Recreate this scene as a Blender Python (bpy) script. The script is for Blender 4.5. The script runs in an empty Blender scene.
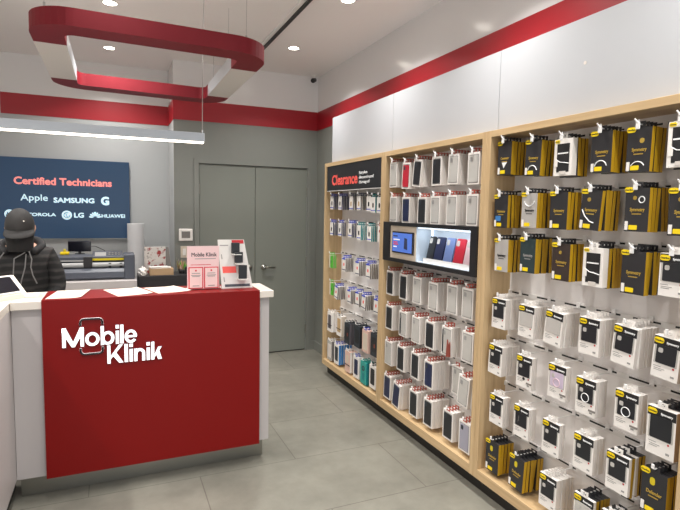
import bpy, bmesh, math, random
from mathutils import Vector, Matrix
random.seed(7)
SC = bpy.context.scene
COL = SC.collection
PI = math.pi

# ------------------------------------------------------------ camera
F_PX, YAW, PITCH, ROLL, EYE = 517.7784, 0.4141, 0.0864, 0.0182, 1.6
cam_data = bpy.data.cameras.new('camera')
cam = bpy.data.objects.new('camera', cam_data)
COL.objects.link(cam)
fwd = Vector((math.sin(YAW)*math.cos(PITCH), math.cos(YAW)*math.cos(PITCH), -math.sin(PITCH)))
rgt = Vector((math.cos(YAW), -math.sin(YAW), 0))
up = rgt.cross(fwd)
r2 = rgt*math.cos(ROLL) + up*math.sin(ROLL)
u2 = -rgt*math.sin(ROLL) + up*math.cos(ROLL)
cam.matrix_world = Matrix(((r2.x, u2.x, -fwd.x, 0), (r2.y, u2.y, -fwd.y, 0), (r2.z, u2.z, -fwd.z, EYE), (0, 0, 0, 1)))
cam_data.sensor_fit = 'HORIZONTAL'
cam_data.sensor_width = 36
cam_data.lens = F_PX/680*36
cam_data.clip_start = 0.05
SC.camera = cam

# ------------------------------------------------------------ world, exposure
w = bpy.data.worlds.new('world'); SC.world = w
w.use_nodes = True
w.node_tree.nodes['Background'].inputs[0].default_value = (0.75, 0.85, 1.0, 1)
w.node_tree.nodes['Background'].inputs[1].default_value = 0.6
SC.view_settings.view_transform = 'Standard'
SC.view_settings.look = 'None'
SC.view_settings.gamma = 1
SC.view_settings.exposure = -0.76
SC.view_settings.use_curve_mapping = False
try:
    SC.cycles.use_denoising = True
    SC.cycles.max_bounces = 8
    SC.cycles.diffuse_bounces = 5
    SC.cycles.sample_clamp_indirect = 6
except Exception:
    pass

LAMP_W = 22.5
FRONT_FILL_W = 105.0
LAMP_COL = (1.0, 0.98, 0.945)
DOWNLIGHTS = [(0.01, 4.2), (0.0, 5.36), (1.525, 4.59), (1.52, 3.40), (1.52, 2.2), (1.52, 1.0), (1.52, -0.2),
              (0.0, 3.0), (0.0, 1.8), (0.0, 0.6), (-1.5, 4.2), (-1.5, 3.0), (-1.5, 1.8), (-1.5, 0.6)]

def area_light(name, loc, rot, sx, sy, power, colr, spread=PI, shape='RECTANGLE', parent=None):
    l = bpy.data.lights.new(name, 'AREA'); l.shape = shape; l.size = sx
    if shape == 'RECTANGLE': l.size_y = sy
    l.energy = power; l.color = colr; l.spread = spread
    o = bpy.data.objects.new(name, l); COL.objects.link(o); o.location = loc; o.rotation_euler = rot
    if parent: o.parent = parent
    return o
# unseen daylight fill added behind the camera to brighten ceiling and walls
area_light('added_front_fill', (0.0, -2.35, 1.5), (math.radians(90), 0, 0), 4.0, 2.6, FRONT_FILL_W, (0.93, 0.97, 1.0))

# ------------------------------------------------------------ materials
def mat(name, col, rough=0.5, metal=0.0, spec=0.5, emit=None, estr=0.0, alpha=None, coat=0.0, noise=None, trans=0.0):
    m = bpy.data.materials.new(name); m.use_nodes = True
    nt = m.node_tree; b = nt.nodes['Principled BSDF']
    b.inputs['Base Color'].default_value = (*col, 1)
    b.inputs['Roughness'].default_value = rough
    b.inputs['Metallic'].default_value = metal
    b.inputs['Specular IOR Level'].default_value = spec
    b.inputs['Coat Weight'].default_value = coat
    if trans: b.inputs['Transmission Weight'].default_value = trans
    if emit: b.inputs['Emission Color'].default_value = (*emit, 1); b.inputs['Emission Strength'].default_value = estr
    if alpha is not None: b.inputs['Alpha'].default_value = alpha
    if noise:   # (scale, amount)
        tc = nt.nodes.new('ShaderNodeTexCoord'); n = nt.nodes.new('ShaderNodeTexNoise'); n.inputs['Scale'].default_value = noise[0]
        n.inputs['Detail'].default_value = 5
        r = nt.nodes.new('ShaderNodeMixRGB'); r.blend_type = 'MIX'
        r.inputs[1].default_value = (*[c*(1-noise[1]) for c in col], 1); r.inputs[2].default_value = (*[min(1, c*(1+noise[1])) for c in col], 1)
        nt.links.new(tc.outputs['Object'], n.inputs['Vector']); nt.links.new(n.outputs['Fac'], r.inputs[0]); nt.links.new(r.outputs[0], b.inputs['Base Color'])
    return m

def srgb(r, g, b):
    f = lambda c: (c/255/12.92) if c/255 <= 0.04045 else ((c/255+0.055)/1.055)**2.4
    return (f(r), f(g), f(b))

MT = {}
MT['white_paint'] = mat('white_paint', srgb(222, 217, 212), 0.55, noise=(1.5, 0.02))
MT['ceiling_paint'] = mat('ceiling_paint', srgb(240, 236, 233), 0.7, noise=(1.0, 0.02))
MT['gloss_white'] = mat('gloss_white', srgb(226, 224, 223), 0.16, noise=(1.2, 0.02))
MT['panel_white'] = mat('panel_white', srgb(183, 185, 189), 0.35)
MT['recess_paint'] = mat('recess_paint', srgb(174, 176, 176), 0.45, noise=(1.2, 0.02))
MT['counter_top'] = mat('counter_top', srgb(226, 218, 208), 0.3, noise=(3, 0.02))
MT['grey_paint'] = mat('grey_paint', srgb(126, 128, 122), 0.5, noise=(1.4, 0.03))
MT['door_grey'] = mat('door_grey', srgb(126, 129, 121), 0.45, noise=(2.0, 0.02))
MT['red_band'] = mat('red_band', srgb(158, 22, 34), 0.4)
MT['red_panel'] = mat('red_panel', srgb(124, 6, 4), 0.42, spec=0.25)
MT['loop_red'] = mat('loop_red', srgb(124, 30, 40), 0.55, spec=0.25)
MT['laminate'] = mat('laminate', srgb(188, 182, 181), 0.35, noise=(3, 0.02))
MT['steel'] = mat('steel', srgb(150, 148, 140), 0.3, metal=0.9)
MT['chrome'] = mat('chrome', srgb(200, 200, 200), 0.18, metal=1)
MT['black'] = mat('black', srgb(22, 22, 24), 0.45)
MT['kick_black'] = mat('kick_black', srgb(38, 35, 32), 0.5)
MT['black_frame'] = mat('black_frame', srgb(30, 30, 32), 0.3)
MT['board'] = mat('board', srgb(236, 232, 230), 0.45, noise=(2, 0.02))
MT['rail'] = mat('rail', srgb(226, 223, 220), 0.4)
MT['slot'] = mat('slot', srgb(25, 25, 25), 0.6)
MT['hook_white'] = mat('hook_white', srgb(238, 236, 234), 0.35)
MT['wire'] = mat('wire', srgb(190, 190, 190), 0.25, metal=0.9)
MT['card_black'] = mat('card_black', srgb(42, 42, 45), 0.38, noise=(20, 0.12))
MT['card_brown'] = mat('card_brown', srgb(56, 46, 42), 0.38, noise=(20, 0.12))
MT['card_teal'] = mat('card_teal', srgb(40, 58, 60), 0.38, noise=(20, 0.12))
MT['card_silver'] = mat('card_silver', srgb(176, 172, 168), 0.4, noise=(12, 0.08))
MT['mustard'] = mat('mustard', srgb(186, 146, 20), 0.5)
MT['yellow'] = mat('yellow', srgb(246, 214, 20), 0.4)
MT['gold'] = mat('gold', srgb(190, 160, 70), 0.35, metal=0.3)
MT['card_white'] = mat('card_white', srgb(238, 233, 228), 0.45)
MT['card_edge'] = mat('card_edge', srgb(216, 208, 201), 0.5, noise=(30, 0.06))
MT['print_grey'] = mat('print_grey', srgb(150, 148, 146), 0.6)
MT['print_black'] = mat('print_black', srgb(30, 30, 32), 0.5)
MT['white_print_and_glint'] = mat('white_print_and_glint', srgb(245, 245, 245), 0.5)
MT['coral'] = mat('coral', srgb(245, 98, 90), 0.5)
MT['red_dot'] = mat('red_dot', srgb(190, 30, 40), 0.5)
MT['tab_red'] = mat('tab_red', srgb(176, 84, 70), 0.4)
MT['clear_case'] = mat('clear_case', srgb(192, 189, 184), 0.12, coat=0.5, noise=(25, 0.05))
MT['case_black'] = mat('case_black', srgb(34, 36, 40), 0.4)
MT['case_navy'] = mat('case_navy', srgb(28, 38, 74), 0.4)
MT['case_dark'] = mat('case_dark', srgb(50, 56, 64), 0.4)
MT['case_red'] = mat('case_red', srgb(190, 36, 56), 0.35)
MT['case_brown'] = mat('case_brown', srgb(140, 66, 54), 0.45)
MT['case_pink'] = mat('case_pink', srgb(220, 190, 196), 0.3)
MT['case_lilac'] = mat('case_lilac', srgb(205, 190, 210), 0.2)
MT['case_lightblue'] = mat('case_lightblue', srgb(110, 130, 180), 0.35)
MT['grey_case'] = mat('grey_case', srgb(160, 158, 172), 0.35)
MT['clip_grey'] = mat('clip_grey', srgb(125, 120, 116), 0.4)
MT['blue'] = mat('blue', srgb(38, 62, 190), 0.45)
MT['edge_navy'] = mat('edge_navy', srgb(48, 54, 84), 0.5)
MT['edge_blue'] = mat('edge_blue', srgb(60, 125, 190), 0.5)
MT['teal'] = mat('teal', srgb(20, 130, 135), 0.45)
MT['mint'] = mat('mint', srgb(50, 160, 150), 0.45)
MT['green'] = mat('green', srgb(90, 190, 60), 0.45)
MT['beige'] = mat('beige', srgb(214, 200, 182), 0.5)
MT['rose'] = mat('rose', srgb(222, 186, 172), 0.45)
MT['tan'] = mat('tan', srgb(190, 160, 120), 0.5)
MT['patterned'] = mat('patterned', srgb(90, 85, 90), 0.5)
MT['pink_board'] = mat('pink_board', srgb(240, 205, 205), 0.35)
MT['pink_card'] = mat('pink_card', srgb(245, 215, 212), 0.4)
MT['red_border'] = mat('red_border', srgb(214, 60, 70), 0.4)
MT['paper'] = mat('paper', srgb(243, 232, 218), 0.6)
MT['roll_white'] = mat('roll_white', srgb(205, 205, 206), 0.6)
MT['plotter_grey'] = mat('plotter_grey', srgb(76, 80, 90), 0.45)
MT['plotter_light'] = mat('plotter_light', srgb(165, 165, 165), 0.4)
MT['dull_yellow'] = mat('dull_yellow', srgb(210, 190, 30), 0.5)
MT['box_dark'] = mat('box_dark', srgb(44, 42, 44), 0.4)
MT['cardboard'] = mat('cardboard', srgb(176, 146, 112), 0.7, noise=(10, 0.06))
MT['screen_off'] = mat('screen_off', srgb(24, 24, 34), 0.12)
MT['sign_black'] = mat('sign_black', srgb(36, 37, 42), 0.35)
MT['skin'] = mat('skin', srgb(196, 150, 126), 0.5)
MT['cloth_black'] = mat('cloth_black', srgb(26, 26, 29), 0.8, noise=(8, 0.3))
MT['mask_black'] = mat('mask_black', srgb(20, 20, 22), 0.8)
MT['cap_black'] = mat('cap_black', srgb(38, 37, 38), 0.75)
MT['cord_grey'] = mat('cord_grey', srgb(105, 105, 106), 0.6)
MT['trouser'] = mat('trouser', srgb(30, 32, 40), 0.8)
MT['lamp_glow'] = mat('lamp_glow', (1, 1, 1), 0.5, emit=(1.0, 0.93, 0.82), estr=45)
MT['strip_glow'] = mat('strip_glow', (1, 1, 1), 0.5, emit=(1.0, 0.90, 0.74), estr=6)
MT['niche_glow'] = mat('niche_glow', (1, 1, 1), 0.5, emit=(0.80, 0.91, 1.0), estr=2.2)
MT['letter_glow'] = mat('letter_glow', (1, 1, 1), 0.5, emit=(0.90, 0.97, 1.0), estr=1.05)
MT['lamp_housing'] = mat('lamp_housing', srgb(176, 182, 190), 0.4)
MT['letter_side'] = mat('letter_side', srgb(150, 165, 190), 0.4)
MT['niche_white'] = mat('niche_white', srgb(205, 216, 228), 0.4)
MT['sign_blue'] = mat('sign_blue', srgb(20, 42, 62), 0.35, emit=srgb(30, 68, 106), estr=0.6)
MT['sign_text'] = mat('sign_text', srgb(200, 220, 230), 0.5, emit=srgb(180, 222, 238), estr=0.95)
MT['sign_coral'] = mat('sign_coral', srgb(225, 120, 115), 0.5, emit=srgb(240, 150, 140), estr=0.9)
MT['tablet_blue'] = mat('tablet_blue', srgb(60, 90, 170), 0.25, emit=srgb(95, 135, 225), estr=0.8)
MT['tablet_text'] = mat('tablet_text', srgb(230, 230, 240), 0.25, emit=srgb(235, 240, 255), estr=0.7)
MT['tablet_red'] = mat('tablet_red', srgb(200, 60, 60), 0.25, emit=srgb(210, 70, 90), estr=0.7)
MT['tablet_dark'] = mat('tablet_dark', srgb(40, 45, 70), 0.25, emit=srgb(50, 55, 85), estr=0.7)
MT['glass'] = mat('glass', (1, 1, 1), 0.02, trans=1.0)
MT['cable'] = mat('cable', srgb(170, 165, 162), 0.5)
MT['acrylic'] = mat('acrylic', srgb(225, 222, 218), 0.15)

def wood_material(name, axis):
    m = bpy.data.materials.new(name); m.use_nodes = True
    nt = m.node_tree; b = nt.nodes['Principled BSDF']; b.inputs['Roughness'].default_value = 0.42
    tc = nt.nodes.new('ShaderNodeTexCoord'); mp = nt.nodes.new('ShaderNodeMapping')
    s = [38, 38, 38]; s[axis] = 1.6
    mp.inputs['Scale'].default_value = s
    n = nt.nodes.new('ShaderNodeTexNoise'); n.inputs['Scale'].default_value = 1.0; n.inputs['Detail'].default_value = 6
    cr = nt.nodes.new('ShaderNodeValToRGB')
    cr.color_ramp.elements[0].position = 0.3; cr.color_ramp.elements[0].color = (*srgb(186, 156, 116), 1)
    cr.color_ramp.elements[1].position = 0.7; cr.color_ramp.elements[1].color = (*srgb(210, 182, 140), 1)
    nt.links.new(tc.outputs['Object'], mp.inputs['Vector']); nt.links.new(mp.outputs[0], n.inputs['Vector'])
    nt.links.new(n.outputs['Fac'], cr.inputs[0]); nt.links.new(cr.outputs[0], b.inputs['Base Color'])
    return m
MT['wood_y'] = wood_material('maple_horizontal', 1)
MT['wood_z'] = wood_material('maple_vertical', 2)

def floor_material():
    m = bpy.data.materials.new('grey_floor_tiles'); m.use_nodes = True
    nt = m.node_tree; L = nt.links; b = nt.nodes['Principled BSDF']
    tc = nt.nodes.new('ShaderNodeTexCoord')
    mp = nt.nodes.new('ShaderNodeMapping'); mp.inputs['Location'].default_value = (-0.45+1.2+0.6, -3.04+3.0, 0)
    br = nt.nodes.new('ShaderNodeTexBrick')
    br.inputs['Scale'].default_value = 1.0
    br.inputs['Brick Width'].default_value = 1.2; br.inputs['Row Height'].default_value = 0.6
    br.inputs['Mortar Size'].default_value = 0.0035; br.inputs['Mortar Smooth'].default_value = 0.3
    br.offset = 0.5
    br.inputs['Color1'].default_value = (*srgb(134, 131, 121), 1); br.inputs['Color2'].default_value = (*srgb(128, 126, 116), 1)
    br.inputs['Mortar'].default_value = (*srgb(102, 98, 90), 1)
    L.new(tc.outputs['Object'], mp.inputs['Vector']); L.new(mp.outputs[0], br.inputs['Vector'])
    n1 = nt.nodes.new('ShaderNodeTexNoise'); n1.inputs['Scale'].default_value = 2.6; n1.inputs['Detail'].default_value = 9; n1.inputs['Roughness'].default_value = 0.65
    n2 = nt.nodes.new('ShaderNodeTexNoise'); n2.inputs['Scale'].default_value = 14; n2.inputs['Detail'].default_value = 6
    L.new(tc.outputs['Object'], n1.inputs['Vector']); L.new(tc.outputs['Object'], n2.inputs['Vector'])
    r1 = nt.nodes.new('ShaderNodeMapRange'); r1.inputs[1].default_value = 0.3; r1.inputs[2].default_value = 0.7; r1.inputs[3].default_value = 0.74; r1.inputs[4].default_value = 1.14
    r2_ = nt.nodes.new('ShaderNodeMapRange'); r2_.inputs[1].default_value = 0.3; r2_.inputs[2].default_value = 0.7; r2_.inputs[3].default_value = 0.95; r2_.inputs[4].default_value = 1.05
    L.new(n1.outputs['Fac'], r1.inputs[0]); L.new(n2.outputs['Fac'], r2_.inputs[0])
    mu = nt.nodes.new('ShaderNodeMath'); mu.operation = 'MULTIPLY'; L.new(r1.outputs[0], mu.inputs[0]); L.new(r2_.outputs[0], mu.inputs[1])
    vm = nt.nodes.new('ShaderNodeVectorMath'); vm.operation = 'SCALE'; L.new(br.outputs['Color'], vm.inputs[0]); L.new(mu.outputs[0], vm.inputs['Scale'])
    L.new(vm.outputs[0], b.inputs['Base Color'])
    b.inputs['Roughness'].default_value = 0.38
    return m
MT['floor'] = floor_material()

def art_material():
    m = bpy.data.materials.new('red_blotch_print'); m.use_nodes = True
    nt = m.node_tree; b = nt.nodes['Principled BSDF']; b.inputs['Roughness'].default_value = 0.5
    tc = nt.nodes.new('ShaderNodeTexCoord'); n = nt.nodes.new('ShaderNodeTexNoise'); n.inputs['Scale'].default_value = 22; n.inputs['Detail'].default_value = 3
    cr = nt.nodes.new('ShaderNodeValToRGB'); cr.color_ramp.interpolation = 'EASE'
    e = cr.color_ramp.elements; e[0].position = 0.40; e[0].color = (*srgb(150, 40, 40), 1); e[1].position = 0.5; e[1].color = (*srgb(215, 210, 205), 1)
    x = e.new(0.62); x.color = (*srgb(215, 208, 202), 1); x = e.new(0.68); x.color = (*srgb(120, 110, 105), 1)
    nt.links.new(tc.outputs['Object'], n.inputs['Vector']); nt.links.new(n.outputs['Fac'], cr.inputs[0]); nt.links.new(cr.outputs[0], b.inputs['Base Color'])
    return m
MT['art'] = art_material()

def plaid_material():
    m = bpy.data.materials.new('dark_plaid_cloth'); m.use_nodes = True
    nt = m.node_tree; b = nt.nodes['Principled BSDF']; b.inputs['Roughness'].default_value = 0.85
    tc = nt.nodes.new('ShaderNodeTexCoord')
    wv = nt.nodes.new('ShaderNodeTexWave'); wv.bands_direction = 'Z'; wv.inputs['Scale'].default_value = 6.5; wv.inputs['Distortion'].default_value = 3; wv.inputs['Detail'].default_value = 3
    wx = nt.nodes.new('ShaderNodeTexNoise'); wx.inputs['Scale'].default_value = 13; wx.inputs['Detail'].default_value = 3
    mx = nt.nodes.new('ShaderNodeMath'); mx.operation = 'MULTIPLY'
    cr = nt.nodes.new('ShaderNodeValToRGB'); cr.color_ramp.elements[0].color = (*srgb(20, 20, 22), 1); cr.color_ramp.elements[1].color = (*srgb(74, 71, 70), 1)
    cr.color_ramp.elements[0].position = 0.2
    L = nt.links
    L.new(tc.outputs['Object'], wv.inputs['Vector']); L.new(tc.outputs['Object'], wx.inputs['Vector'])
    L.new(wv.outputs['Fac'], mx.inputs[0]); L.new(wx.outputs['Fac'], mx.inputs[1]); L.new(mx.outputs[0], cr.inputs[0]); L.new(cr.outputs[0], b.inputs['Base Color'])
    return m
MT['plaid'] = plaid_material()

# ------------------------------------------------------------ mesh helpers
class MB:
    """collects shapes into one mesh"""
    def __init__(s): s.v = []; s.f = []; s.m = []; s.mats = []
    def mi(s, k):
        if k not in s.mats: s.mats.append(k)
        return s.mats.index(k)
    def add(s, vs, fs, k):
        o = len(s.v); s.v += [tuple(v) for v in vs]; i = s.mi(k)
        for f in fs: s.f.append([o+j for j in f]); s.m.append(i)
        return s
    def box(s, x0, x1, y0, y1, z0, z1, k, faces=None):
        """faces: dict of '-x','+x','-y','+y','-z','+z' -> material key"""
        vs = [(x0,y0,z0),(x1,y0,z0),(x1,y1,z0),(x0,y1,z0),(x0,y0,z1),(x1,y0,z1),(x1,y1,z1),(x0,y1,z1)]
        F = {'-z': (0,3,2,1), '+z': (4,5,6,7), '-y': (0,1,5,4), '+x': (1,2,6,5), '+y': (2,3,7,6), '-x': (3,0,4,7)}
        o = len(s.v); s.v += vs
        for n, f in F.items():
            s.f.append([o+j for j in f]); s.m.append(s.mi((faces or {}).get(n, k)))
        return s
    def bbox(s, x0, x1, y0, y1, z0, z1, k, b=0.004, seg=2):
        """bevelled box"""
        bm = bmesh.new()
        bmesh.ops.create_cube(bm, size=1)
        for v in bm.verts:
            v.co = Vector(((x0+x1)/2+v.co.x*(x1-x0), (y0+y1)/2+v.co.y*(y1-y0), (z0+z1)/2+v.co.z*(z1-z0)))
        bmesh.ops.bevel(bm, geom=bm.edges[:], offset=b, segments=seg, profile=0.5, affect='EDGES')
        bm.verts.index_update()
        s.add([v.co[:] for v in bm.verts], [[v.index for v in f.verts] for f in bm.faces], k); bm.free(); return s
    def prism(s, pts, a0, a1, axis, k, kside=None):
        """closed polygon pts extruded along axis ('x','y','z') from a0 to a1"""
        def P(p, a):
            return {'x': (a, p[0], p[1]), 'y': (p[0], a, p[1]), 'z': (p[0], p[1], a)}[axis]
        n = len(pts); o = len(s.v)
        s.v += [P(p, a0) for p in pts] + [P(p, a1) for p in pts]
        s.f.append([o+i for i in range(n)][::-1]); s.m.append(s.mi(k))
        s.f.append([o+n+i for i in range(n)]); s.m.append(s.mi(k))
        for i in range(n):
            j = (i+1) % n
            s.f.append([o+i, o+j, o+n+j, o+n+i]); s.m.append(s.mi(kside or k))
        return s
    def tube(s, pts, r, k, n=8, caps=True):
        pts = [Vector(p) for p in pts]; rings = []
        prev = None
        for i, p in enumerate(pts):
            d = (pts[min(i+1, len(pts)-1)] - pts[max(i-1, 0)]).normalized()
            a = prev if prev is not None else (Vector((0,0,1)) if abs(d.z) < 0.9 else Vector((1,0,0)))
            u = (a - d*a.dot(d)).normalized(); v = d.cross(u); prev = u
            rr = r[i] if isinstance(r, (list, tuple)) else r
            rings.append([p + (u*math.cos(t) + v*math.sin(t))*rr for t in [2*PI*j/n for j in range(n)]])
        vs = [q[:] for R_ in rings for q in R_]; fs = []
        for i in range(len(rings)-1):
            for j in range(n):
                fs.append([i*n+j, i*n+(j+1) % n, (i+1)*n+(j+1) % n, (i+1)*n+j])
        if caps: fs.append(list(range(n))[::-1]); fs.append([(len(rings)-1)*n+j for j in range(n)])
        return s.add(vs, fs, k)
    def cyl(s, c, r, h, k, axis='z', n=24, r2=None):
        d = {'x': Vector((1,0,0)), 'y': Vector((0,1,0)), 'z': Vector((0,0,1))}[axis]; c = Vector(c)
        return s.tube([c, c+d*h], [r, r if r2 is None else r2], k, n)
    def lathe(s, c, prof, k, n=24):
        vs = []; fs = []
        for (r, z) in prof:
            for j in range(n): t = 2*PI*j/n; vs.append((c[0]+r*math.cos(t), c[1]+r*math.sin(t), c[2]+z))
        for i in range(len(prof)-1):
            for j in range(n): fs.append([i*n+j, i*n+(j+1) % n, (i+1)*n+(j+1) % n, (i+1)*n+j])
        fs.append(list(range(n))[::-1]); fs.append([(len(prof)-1)*n+j for j in range(n)])
        return s.add(vs, fs, k)
    def mesh(s, name, smooth=False):
        me = bpy.data.meshes.new(name); me.from_pydata(s.v, [], s.f)
        for k in s.mats: me.materials.append(MT[k])
        me.polygons.foreach_set('material_index', s.m)
        if smooth: me.polygons.foreach_set('use_smooth', [True]*len(s.f))
        me.update()
        bm = bmesh.new(); bm.from_mesh(me); bmesh.ops.recalc_face_normals(bm, faces=bm.faces); bm.to_mesh(me); bm.free()
        return me
    def build(s, name, parent=None, loc=None, smooth=False):
        o = bpy.data.objects.new(name, s.mesh(name, smooth)); COL.objects.link(o)
        if parent: o.parent = parent
        if loc: o.location = loc
        return o

def rrect(x0, x1, y0, y1, r, n=4):
    pts = []
    for cx, cy, a in ((x1-r, y0+r, -90), (x1-r, y1-r, 0), (x0+r, y1-r, 90), (x0+r, y0+r, 180)):
        for i in range(n+1):
            t = math.radians(a+90*i/n); pts.append((cx+r*math.cos(t), cy+r*math.sin(t)))
    return pts

def tag(o, label=None, cat=None, group=None, kind=None):
    if label: o['label'] = label
    if cat: o['category'] = cat
    if group: o['group'] = group
    if kind: o['kind'] = kind
    return o
def struct(mb, name, **k): return tag(mb.build(name, **k), kind='structure')
def empty(name, loc=(0,0,0), rz=0):
    o = bpy.data.objects.new(name, None); COL.objects.link(o); o.location = loc; o.rotation_euler = (0, 0, rz)
    o.empty_display_size = 0.05
    return o
def dup(root):
    r = root.copy(); COL.objects.link(r)
    for ch in list(root.children):
        c = ch.copy(); COL.objects.link(c); c.parent = r
        for g in ch.children:
            d = g.copy(); COL.objects.link(d); d.parent = c
    return r

_tc = {}
def text_mesh(txt, size, extrude, key, facing, bold=0.0, align='LEFT', sx=1.0, side=None):
    """a mesh of the text; facing 'x' = read from -X, 'y' = read from -Y, 'z' = from above"""
    ck = (txt, size, extrude, key, facing, bold, align, sx)
    if ck in _tc: return _tc[ck]
    cu = bpy.data.curves.new('lettering', 'FONT'); cu.body = txt; cu.size = size; cu.extrude = extrude; cu.align_x = align
    cu.resolution_u = 3
    cu.space_character = 1.0
    t = bpy.data.objects.new('lettering', cu); COL.objects.link(t)
    dg = bpy.context.evaluated_depsgraph_get()
    me = bpy.data.meshes.new_from_object(t.evaluated_get(dg))
    bpy.data.objects.remove(t); bpy.data.curves.remove(cu)
    M = {'x': Matrix(((0,0,-1,0),(-1,0,0,0),(0,1,0,0),(0,0,0,1))), 'y': Matrix(((1,0,0,0),(0,0,-1,0),(0,1,0,0),(0,0,0,1))),
         'z': Matrix.Identity(4)}[facing]
    me.transform(M @ Matrix.Diagonal((sx, 1, 1, 1)))
    if bold:   # thicker strokes: the outline laid over itself, shifted round a small circle
        bm = bmesh.new()
        for i in range(8):
            t_ = me.copy(); a = 2*PI*i/8; dx, dz = bold*math.cos(a), bold*math.sin(a)
            t_.transform(Matrix.Translation({'x': (-4e-5*i, dx, dz), 'y': (dx, -4e-5*i, dz), 'z': (dx, dz, 4e-5*i)}[facing])); bm.from_mesh(t_); bpy.data.meshes.remove(t_)
        bm.to_mesh(me); bm.free()
    me.materials.clear(); me.materials.append(MT[key])
    me.name = 'lettering'
    _tc[ck] = me
    return me
def text(name, txt, size, loc, key, facing, parent=None, bold=0.0, extrude=0.0006, align='LEFT', width=None, sx=1.0):
    me = text_mesh(txt, size, extrude, key, facing, bold, align, sx)
    if width:
        ax = 1 if facing == 'x' else 0
        c = [v.co[ax] for v in me.vertices]; wd = max(c)-min(c)
        me = text_mesh(txt, size, extrude, key, facing, bold, align, sx*width/wd)
    o = bpy.data.objects.new(name, me); COL.objects.link(o); o.location = loc
    if parent: o.parent = parent
    return o

# ------------------------------------------------------------ room
CZ = 3.05
XW, YD, YR, XR = 2.106, 5.477, 5.97, 0.570     # right wall, door wall, recess wall, recess edge
XL, YF = -2.4, -2.0
struct(MB().box(XL-0.1, XW+0.1, YF-0.1, YR+0.1, -0.1, 0, 'floor'), 'floor')
struct(MB().box(XL-0.1, XW+0.1, YF-0.1, YR+0.1, CZ, CZ+0.1, 'ceiling_paint'), 'ceiling')
m = MB()
m.box(XW, XW+0.1, YF, YR+0.1, 0, 2.5, 'grey_paint'); m.box(XW, XW+0.1, YF, YR+0.1, 2.5, CZ, 'gloss_white')
struct(m, 'wall_right')
# door wall with opening, its recess return on the left
m = MB()
DX0, DXM, DX1, DH = 0.817, 1.405, 1.993, 2.05
for (a, b, z0, z1, k) in ((XR, DX0, 0, 2.5, 'grey_paint'), (DX1, XW, 0, 2.5, 'grey_paint'), (DX0, DX1, DH, 2.5, 'grey_paint'), (XR, XW, 2.5, CZ, 'gloss_white')):
    m.box(a, b, YD, YR+0.1, z0, z1, k, {'-x': 'recess_paint' if z1 < 2.6 else 'gloss_white'})
m.box(DX0, DX1, YD+0.12, YD+0.2, 0, DH, 'grey_paint')
struct(m, 'wall_back')
struct(MB().box(XL-0.1, XR, YR, YR+0.1, 0, 2.5, 'recess_paint').box(XL-0.1, XR, YR, YR+0.1, 2.5, CZ, 'gloss_white'), 'wall_recess')
struct(MB().box(XL-0.1, XL, YF, YR+0.1, 0, CZ, 'white_paint'), 'wall_left')
m = MB()
m.box(XL, -2.0, YF-0.1, YF, 0, CZ, 'white_paint'); m.box(2.0, XW, YF-0.1, YF, 0, CZ, 'white_paint')
m.box(-2.0, 2.0, YF-0.1, YF, 2.8, CZ, 'white_paint'); m.box(-2.0, 2.0, YF-0.1, YF, 0, 0.2, 'white_paint')
struct(m, 'wall_front')
w1 = empty('window_1', (0, YF, 0)); tag(w1, kind='structure')
m = MB()
for x in (-2.0, -0.7, 0.6, 1.95): m.box(x, x+0.05, -0.07, 0.0, 0.2, 2.8, 'black_frame')
m.box(-2.0, 2.0, -0.07, 0, 2.75, 2.8, 'black_frame'); m.box(-2.0, 2.0, -0.07, 0, 0.2, 0.25, 'black_frame')
m.build('window_frame', w1)

# red bands
BZ0, BZ1 = 2.473, 2.674
struct(MB().box(XW-0.004, XW, YF, YD-0.004, BZ0, BZ1, 'red_band'), 'trim_1')
struct(MB().box(XR, XW-0.004, YD-0.004, YD, BZ0, BZ1, 'red_band'), 'trim_2')
struct(MB().box(XL, XR, YR-0.004, YR, BZ0, BZ1, 'red_band'), 'trim_3')
# the corner cap where the band wraps the recess edge
struct(MB().box(XR-0.004, XR, YD, YR-0.004, BZ0, BZ1, 'red_band'), 'trim_4')
# upper white panels above the shelving
PX = 1.93
for i, (a, b) in enumerate(((3.4545, 4.62), (2.2885, 3.4515), (1.12, 2.2855))):
    mb = MB().bbox(PX, XW, a, b, 2.037, 2.470, 'panel_white', 0.0015, 1)
    if i == 2:  # small round hardware mark on the panel face
        mb.cyl((PX-0.0015, 1.73, 2.27), 0.008, 0.002, 'card_edge', 'x', 16)
    struct(mb, 'trim_%d' % (5+i))
# baseboards
struct(MB().box(XW-0.012, XW, 4.63, YD, 0, 0.1, 'grey_paint'), 'baseboard_right')
struct(MB().box(2.046, XW-0.012, YD-0.012, YD, 0, 0.1, 'grey_paint'), 'baseboard_back')
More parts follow.
